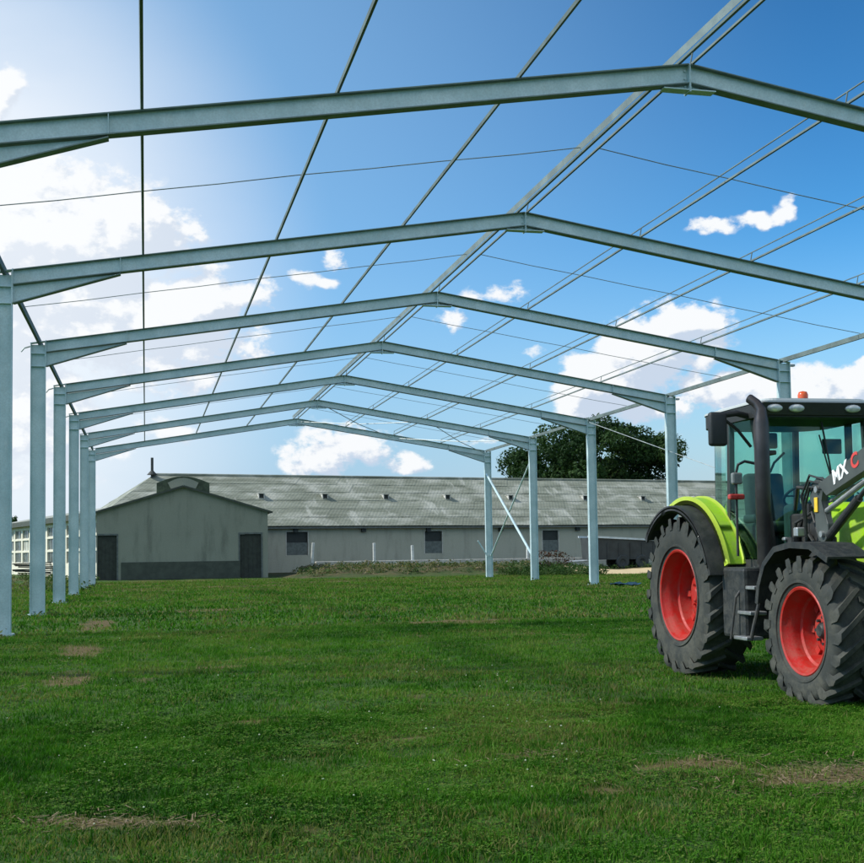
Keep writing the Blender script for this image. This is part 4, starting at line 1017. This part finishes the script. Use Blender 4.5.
for S in (-1, 1):
    dg = pane('door_glass', [(.77, S * .785, 1.37), (1.40, S * .66, 1.37), (1.20, S * .73, 2.92), (.79, S * .785, 2.92)])
    pane('side_window', [(-.08, S * .565, 1.57), (.68, S * .795, 1.42), (.70, S * .785, 2.92), (-.04, S * .565, 2.92)])
    b = bmesh.new(); tube(b, [(.84, S * .78, 1.9), (.84, S * .82, 1.92), (.84, S * .82, 2.1), (.84, S * .78, 2.12)], .010, 6); tp('door_handle', b, BLK, dg)
# seat, steering column, wheel, side console
bm = bmesh.new(); bbox(bm, .15, .66, -.26, .26, 1.66, 1.80, .05, 3); t = bmesh.new(); bbox(t, -.07, .07, -.25, .25, 0, .62, .05, 3); merge(bm, t, Matrix.Translation((.12, 0, 1.78)) @ Matrix.Rotation(-.12, 4, 'Y'))
bbox(bm, .2, .55, -.18, .18, 1.22, 1.66, .04); tp('seat', bm, SEATM, cab, smooth=50)
bm = bmesh.new(); bbox(bm, 1.05, 1.36, -.30, .30, 1.22, 1.98, .06, 3); bbox(bm, .15, .85, -.50, -.30, 1.22, 1.78, .04, 2); bbox(bm, .45, .8, -.48, -.34, 1.78, 1.88, .03, 2); tp('console', bm, SEATM, cab, smooth=50)
bm = bmesh.new(); M_ = Matrix.Translation((.98, 0, 2.08)) @ Matrix.Rotation(-.6, 4, 'Y')
ringp = [M_ @ Vector((.21 * math.cos(2 * PI * k / 28), .21 * math.sin(2 * PI * k / 28), 0)) for k in range(29)]
tube(bm, ringp, .016, 8, cap=False); cyl(bm, M_ @ Vector((0, 0, .01)), M_ @ Vector((0, 0, -.35)), .03, 10)
for k in range(3): a = 2 * PI * k / 3 + .5; cyl(bm, M_ @ Vector((0, 0, 0)), M_ @ Vector((.2 * math.cos(a), .2 * math.sin(a), 0)), .012, 6)
tp('steering_wheel', bm, BLK, cab)
bm = bmesh.new(); tube(bm, [(1.24, -.35, 2.55), (1.10, -.40, 2.45), (1.0, -.40, 2.35)], .014, 6); bbox(bm, .96, 1.02, -.52, -.30, 2.62, 2.80, .02, 2); bbox(bm, 1.12, 1.15, .18, .42, 2.55, 2.72, .01, 1); tp('display', bm, BLK, cab)
# wiper
bm = bmesh.new(); tube(bm, [(1.27, .1, 2.90), (1.34, .14, 2.45), (1.36, .15, 2.30)], .012, 6); tube(bm, [(1.30, .05, 2.75), (1.40, .18, 2.05)], .010, 6); tp('wiper', bm, BLK, cab)
# door mirrors on arms
for S in (-1, 1):
    b = bmesh.new(); tube(b, [(1.22, S * .72, 2.95), (1.26, S * .92, 2.99), (1.27, S * 1.07, 2.97)], .035, 10); tube(b, [(1.22, S * .74, 2.62), (1.24, S * .90, 2.80), (1.27, S * 1.05, 2.90)], .018, 8)
    mo = tp('mirror_arm', b, BLKM)
    b = bmesh.new(); bbox(b, 1.22, 1.31, *sorted((S * 1.05, S * 1.26)), 2.62, 3.00, .035, 3); mo2 = tp('mirror', b, BLK, mo, smooth=50)
# work lamp and red lamp on a stalk by the right cab door
bm = bmesh.new(); tube(bm, [(1.36, -.76, 2.42), (1.30, -.86, 2.45), (1.22, -.90, 2.42), (1.20, -.92, 2.32), (1.20, -.92, 1.40)], .016, 8); st = tp('lamp_stalk', bm, BLKM)
bm = bmesh.new(); bbox(bm, 1.18, 1.25, -.98, -.86, 2.20, 2.33, .02, 2); tp('side_lamp', bm, principled('lamp_grey', (.16, .18, .17), .4, 0, .2, 20), st)
bm = bmesh.new(); bbox(bm, 1.18, 1.25, -1.02, -.84, 2.03, 2.09, .015, 2); tp('indicator', bm, principled('red_lens', (.42, .04, .03), .3, 0, .1, 20), st)
# exhaust stack
bm = bmesh.new(); tube(bm, [(1.55, -.78, .90), (1.55, -.78, 1.30), (1.55, -.78, 1.33), (1.55, -.78, 2.85), (1.55, -.78, 2.90), (1.55, -.78, 3.0), (1.51, -.81, 3.07), (1.45, -.86, 3.13)], [.06, .065, .083, .083, .075, .055, .052, .052], 20)
ex = tp('exhaust', bm, principled('exhaust_steel', (.060, .055, .055), .42, .5, .3, 3), smooth=50)
bm = bmesh.new(); bmesh.ops.create_cone(bm, cap_ends=True, segments=18, radius1=.0465, radius2=.0465, depth=.004, matrix=Matrix.Translation((1.447, -.864, 3.134)) @ (Vector((-.5, -.4, .42)).to_track_quat('Z', 'Y').to_matrix().to_4x4())); tp('exhaust_mouth', bm, DARK, ex)
bm = bmesh.new(); bbox(bm, 1.46, 1.60, -.72, -.5, 1.36, 1.42, .01, 1); bbox(bm, 1.42, 1.58, -.72, -.62, 2.5, 2.55, .01, 1); tp('exhaust_bracket', bm, BLKM, ex)
# bonnet
bm = bmesh.new(); secs = []
for x, hw, zt, zb in ((1.62, .44, 1.98, 1.45), (2.1, .45, 1.96, 1.45), (2.5, .46, 1.95, 1.25), (2.9, .46, 1.92, 1.12), (3.6, .42, 1.80, 1.05), (3.95, .38, 1.66, 1.02), (4.08, .32, 1.48, 1.04)):
    ring = []
    for k in range(17):
        a = PI * k / 16; cx = math.copysign(abs(math.cos(a)) ** .45, math.cos(a)); sz = math.sin(a) ** .55
        ring.append(bm.verts.new((x, hw * cx, zb + (zt - zb) * sz)))
    secs.append(ring)
for i in range(len(secs) - 1):
    for k in range(16): bm.faces.new((secs[i][k], secs[i][k + 1], secs[i + 1][k + 1], secs[i + 1][k]))
bm.faces.new(secs[-1]); bm.faces.new(secs[0][::-1])
hood = tp('bonnet', bm, LIME, smooth=40)
bm = bmesh.new(); bbox(bm, 4.02, 4.13, -.26, .26, 1.08, 1.42, .02, 2); 
for z in np.linspace(1.14, 1.36, 5): box(bm, 4.131, 4.145, -.22, .22, z - .012, z + .012)
tp('grille', bm, BLK, hood)
for S in (-1, 1):
    b = bmesh.new(); bbox(b, 3.98, 4.10, *sorted((S * .20, S * .34)), 1.45, 1.58, .02, 2); tp('headlight', b, LENS, hood)
    b = bmesh.new(); prism(b, [(3.1, 1.2), (3.8, 1.12), (3.7, 1.36), (3.1, 1.45)], 'y', *sorted((S * .456, S * .448))); tp('side_grille', b, BLK, hood)
bm = bmesh.new(); bbox(bm, 3.95, 4.35, -.3, .3, .60, .95, .04, 2); tp('front_weight', bm, BLKM)
# engine-side clutter below the cab on the right
bm = bmesh.new(); cyl(bm, (1.80, -.58, 1.25), (1.80, -.58, 1.60), .075, 16); cyl(bm, (2.0, -.50, 1.5), (2.0, -.50, 1.95), .05, 12)
tube(bm, [(1.8, -.55, 1.6), (1.95, -.5, 1.9), (2.2, -.45, 1.95), (2.3, -.4, 1.7)], .025, 8); tube(bm, [(1.7, -.5, 1.3), (1.9, -.6, 1.75), (2.15, -.55, 1.85), (2.3, -.55, 1.55)], .018, 8); tube(bm, [(1.72, -.5, 1.9), (2.0, -.62, 2.12), (2.35, -.6, 2.08)], .02, 8)
tube(bm, [(1.75, -.45, 1.35), (2.1, -.56, 1.62), (2.25, -.5, 1.4)], .02, 8); bbox(bm, 1.62, 2.25, -.52, -.44, 1.3, 1.85, .02, 1)
tp('engine_pipes', bm, BLKM)
bm = bmesh.new(); bbox(bm, 1.98, 2.06, -.68, -.58, 1.60, 1.70, .012, 1); tp('filter_cap', bm, STL); bm = bmesh.new(); bbox(bm, 1.75, 1.81, -.69, -.62, 1.56, 1.60, .012, 1); tp('filter_cap', bm, STL)
# front loader: mast brackets, raised boom, rams
for S in (-1, 1):
    yl = S * .66; ya, yb = sorted((yl - .035, yl + .035))
    b = bmesh.new()
    prism(b, [(2.36, 1.98), (2.40, 2.13), (2.52, 2.20), (2.64, 2.12), (2.58, 1.95), (2.69, 1.72), (2.69, 1.60), (2.60, 1.52), (2.51, 1.56), (2.46, 1.70), (2.46, 1.86)], 'y', ya, yb)
    bmesh.ops.bevel(b, geom=b.edges[:], offset=.006, segments=1, affect='EDGES')
    br = tp('loader_bracket', b, GRYM)
    b = bmesh.new(); bbox(b, 2.3, 2.7, *sorted((S * .30, S * .58)), 1.0, 1.16, .02, 1); bbox(b, 2.46, 2.66, *sorted((S * .57, S * .62)), 1.0, 1.60, .02, 1); tp('loader_mount', b, BLKM, br)
    for x, z in ((2.53, 2.07), (2.60, 1.62)):
        b = bmesh.new(); cyl(b, (x, yl - .065, z), (x, yl + .065, z), .032, 14); tp('pin', b, STL, br)
    b = bmesh.new(); bbox(b, 2.47, 2.53, *sorted((yl + S * .037, yl + S * .05)), 1.84, 1.99, .004, 1); tp('yellow_tag', b, principled('yellow_sticker', (.80, .50, .03), .5, 0, .1, 30), br)
    # boom: straight rise then bends down in front
    ya, yb = sorted((yl - .055 + S * .002, yl + .055 + S * .002))
    b = bmesh.new(); top_ = [(2.57, 2.12), (3.72, 2.535), (4.02, 2.50), (5.30, 1.30)]; bot = [(5.15, 1.15), (3.93, 2.26), (3.72, 2.30), (2.72, 2.00)]
    prism(b, top_[:2] + [bot[2], bot[3]], 'y', ya, yb); prism(b, [top_[1], top_[2], bot[1], bot[2]], 'y', ya, yb); prism(b, [top_[2], top_[3], bot[0], bot[1]], 'y', ya, yb)
    bmesh.ops.remove_doubles(b, verts=b.verts[:], dist=.0005)
    bo = tp('loader_boom', b, GRYM)
    b = bmesh.new(); tube(b, [(2.66, yl, 1.60), (3.20, yl, 1.95)], .042, 14); tube(b, [(3.20, yl, 1.95), (3.75, yl, 2.31)], .024, 12); tp('lift_ram', b, BLKM, bo)
    b = bmesh.new(); tube(b, [(2.60, yl, 1.84), (3.2, yl, 2.06), (3.7, yl, 2.24)], .028, 12); tube(b, [(2.58, yl - S * .05, 1.94), (3.2, yl - S * .05, 2.12)], .014, 8); tp('levelling_rod', b, STL if S < 0 else BLKM, bo)
    for k_ in range(3):
        b = bmesh.new(); tube(b, [(2.15, yl - S * .04, 1.6), (2.25, yl + S * (.02 + .02 * k_), 1.92 + .05 * k_), (2.42, yl + S * .06, 2.10 + .06 * k_), (2.72, yl + S * .02, 2.06 + .04 * k_)], .012, 8); tp('hose', b, BLK, bo)
bm = bmesh.new(); cyl(bm, (5.16, -.66, 1.27), (5.16, .66, 1.27), .06, 14); bbox(bm, 5.18, 5.30, -.62, .62, .95, 1.45, .02, 1); tp('loader_crossbar', bm, BLKM)
# lettering on the right boom
def letter(txt, x, z, size, col, slope, parent, name):
    cu = bpy.data.curves.new(name, 'FONT'); cu.body = txt; cu.size = size; cu.extrude = .0015; cu.offset = .006; cu.shear = .15
    o = bpy.data.objects.new(name, cu); C.objects.link(o)
    dg = bpy.context.evaluated_depsgraph_get(); me = bpy.data.meshes.new_from_object(o.evaluated_get(dg)); bpy.data.objects.remove(o)
    me.materials.clear(); me.materials.append(col); o = bpy.data.objects.new(name, me); C.objects.link(o); o.parent = parent
    o.matrix_local = Matrix.Translation((x, -.66 - .060, z)) @ Matrix.Rotation(-slope, 4, 'Y') @ Matrix.Rotation(PI / 2, 4, 'X')
    return o
rb = [o for o in trac.children if o.name.startswith('loader_boom')][0]
sl_ = math.atan2(.415, 1.15)
WHT = principled('white_lettering', (.8, .82, .8), .5, 0, .03, 20); REDL = principled('red_lettering', (.62, .06, .05), .5, 0, .05, 20)
letter('MX', 2.86, 2.10, .19, WHT, sl_, rb, 'lettering')
letter('C', 3.19, 2.22, .19, REDL, sl_, rb, 'lettering')
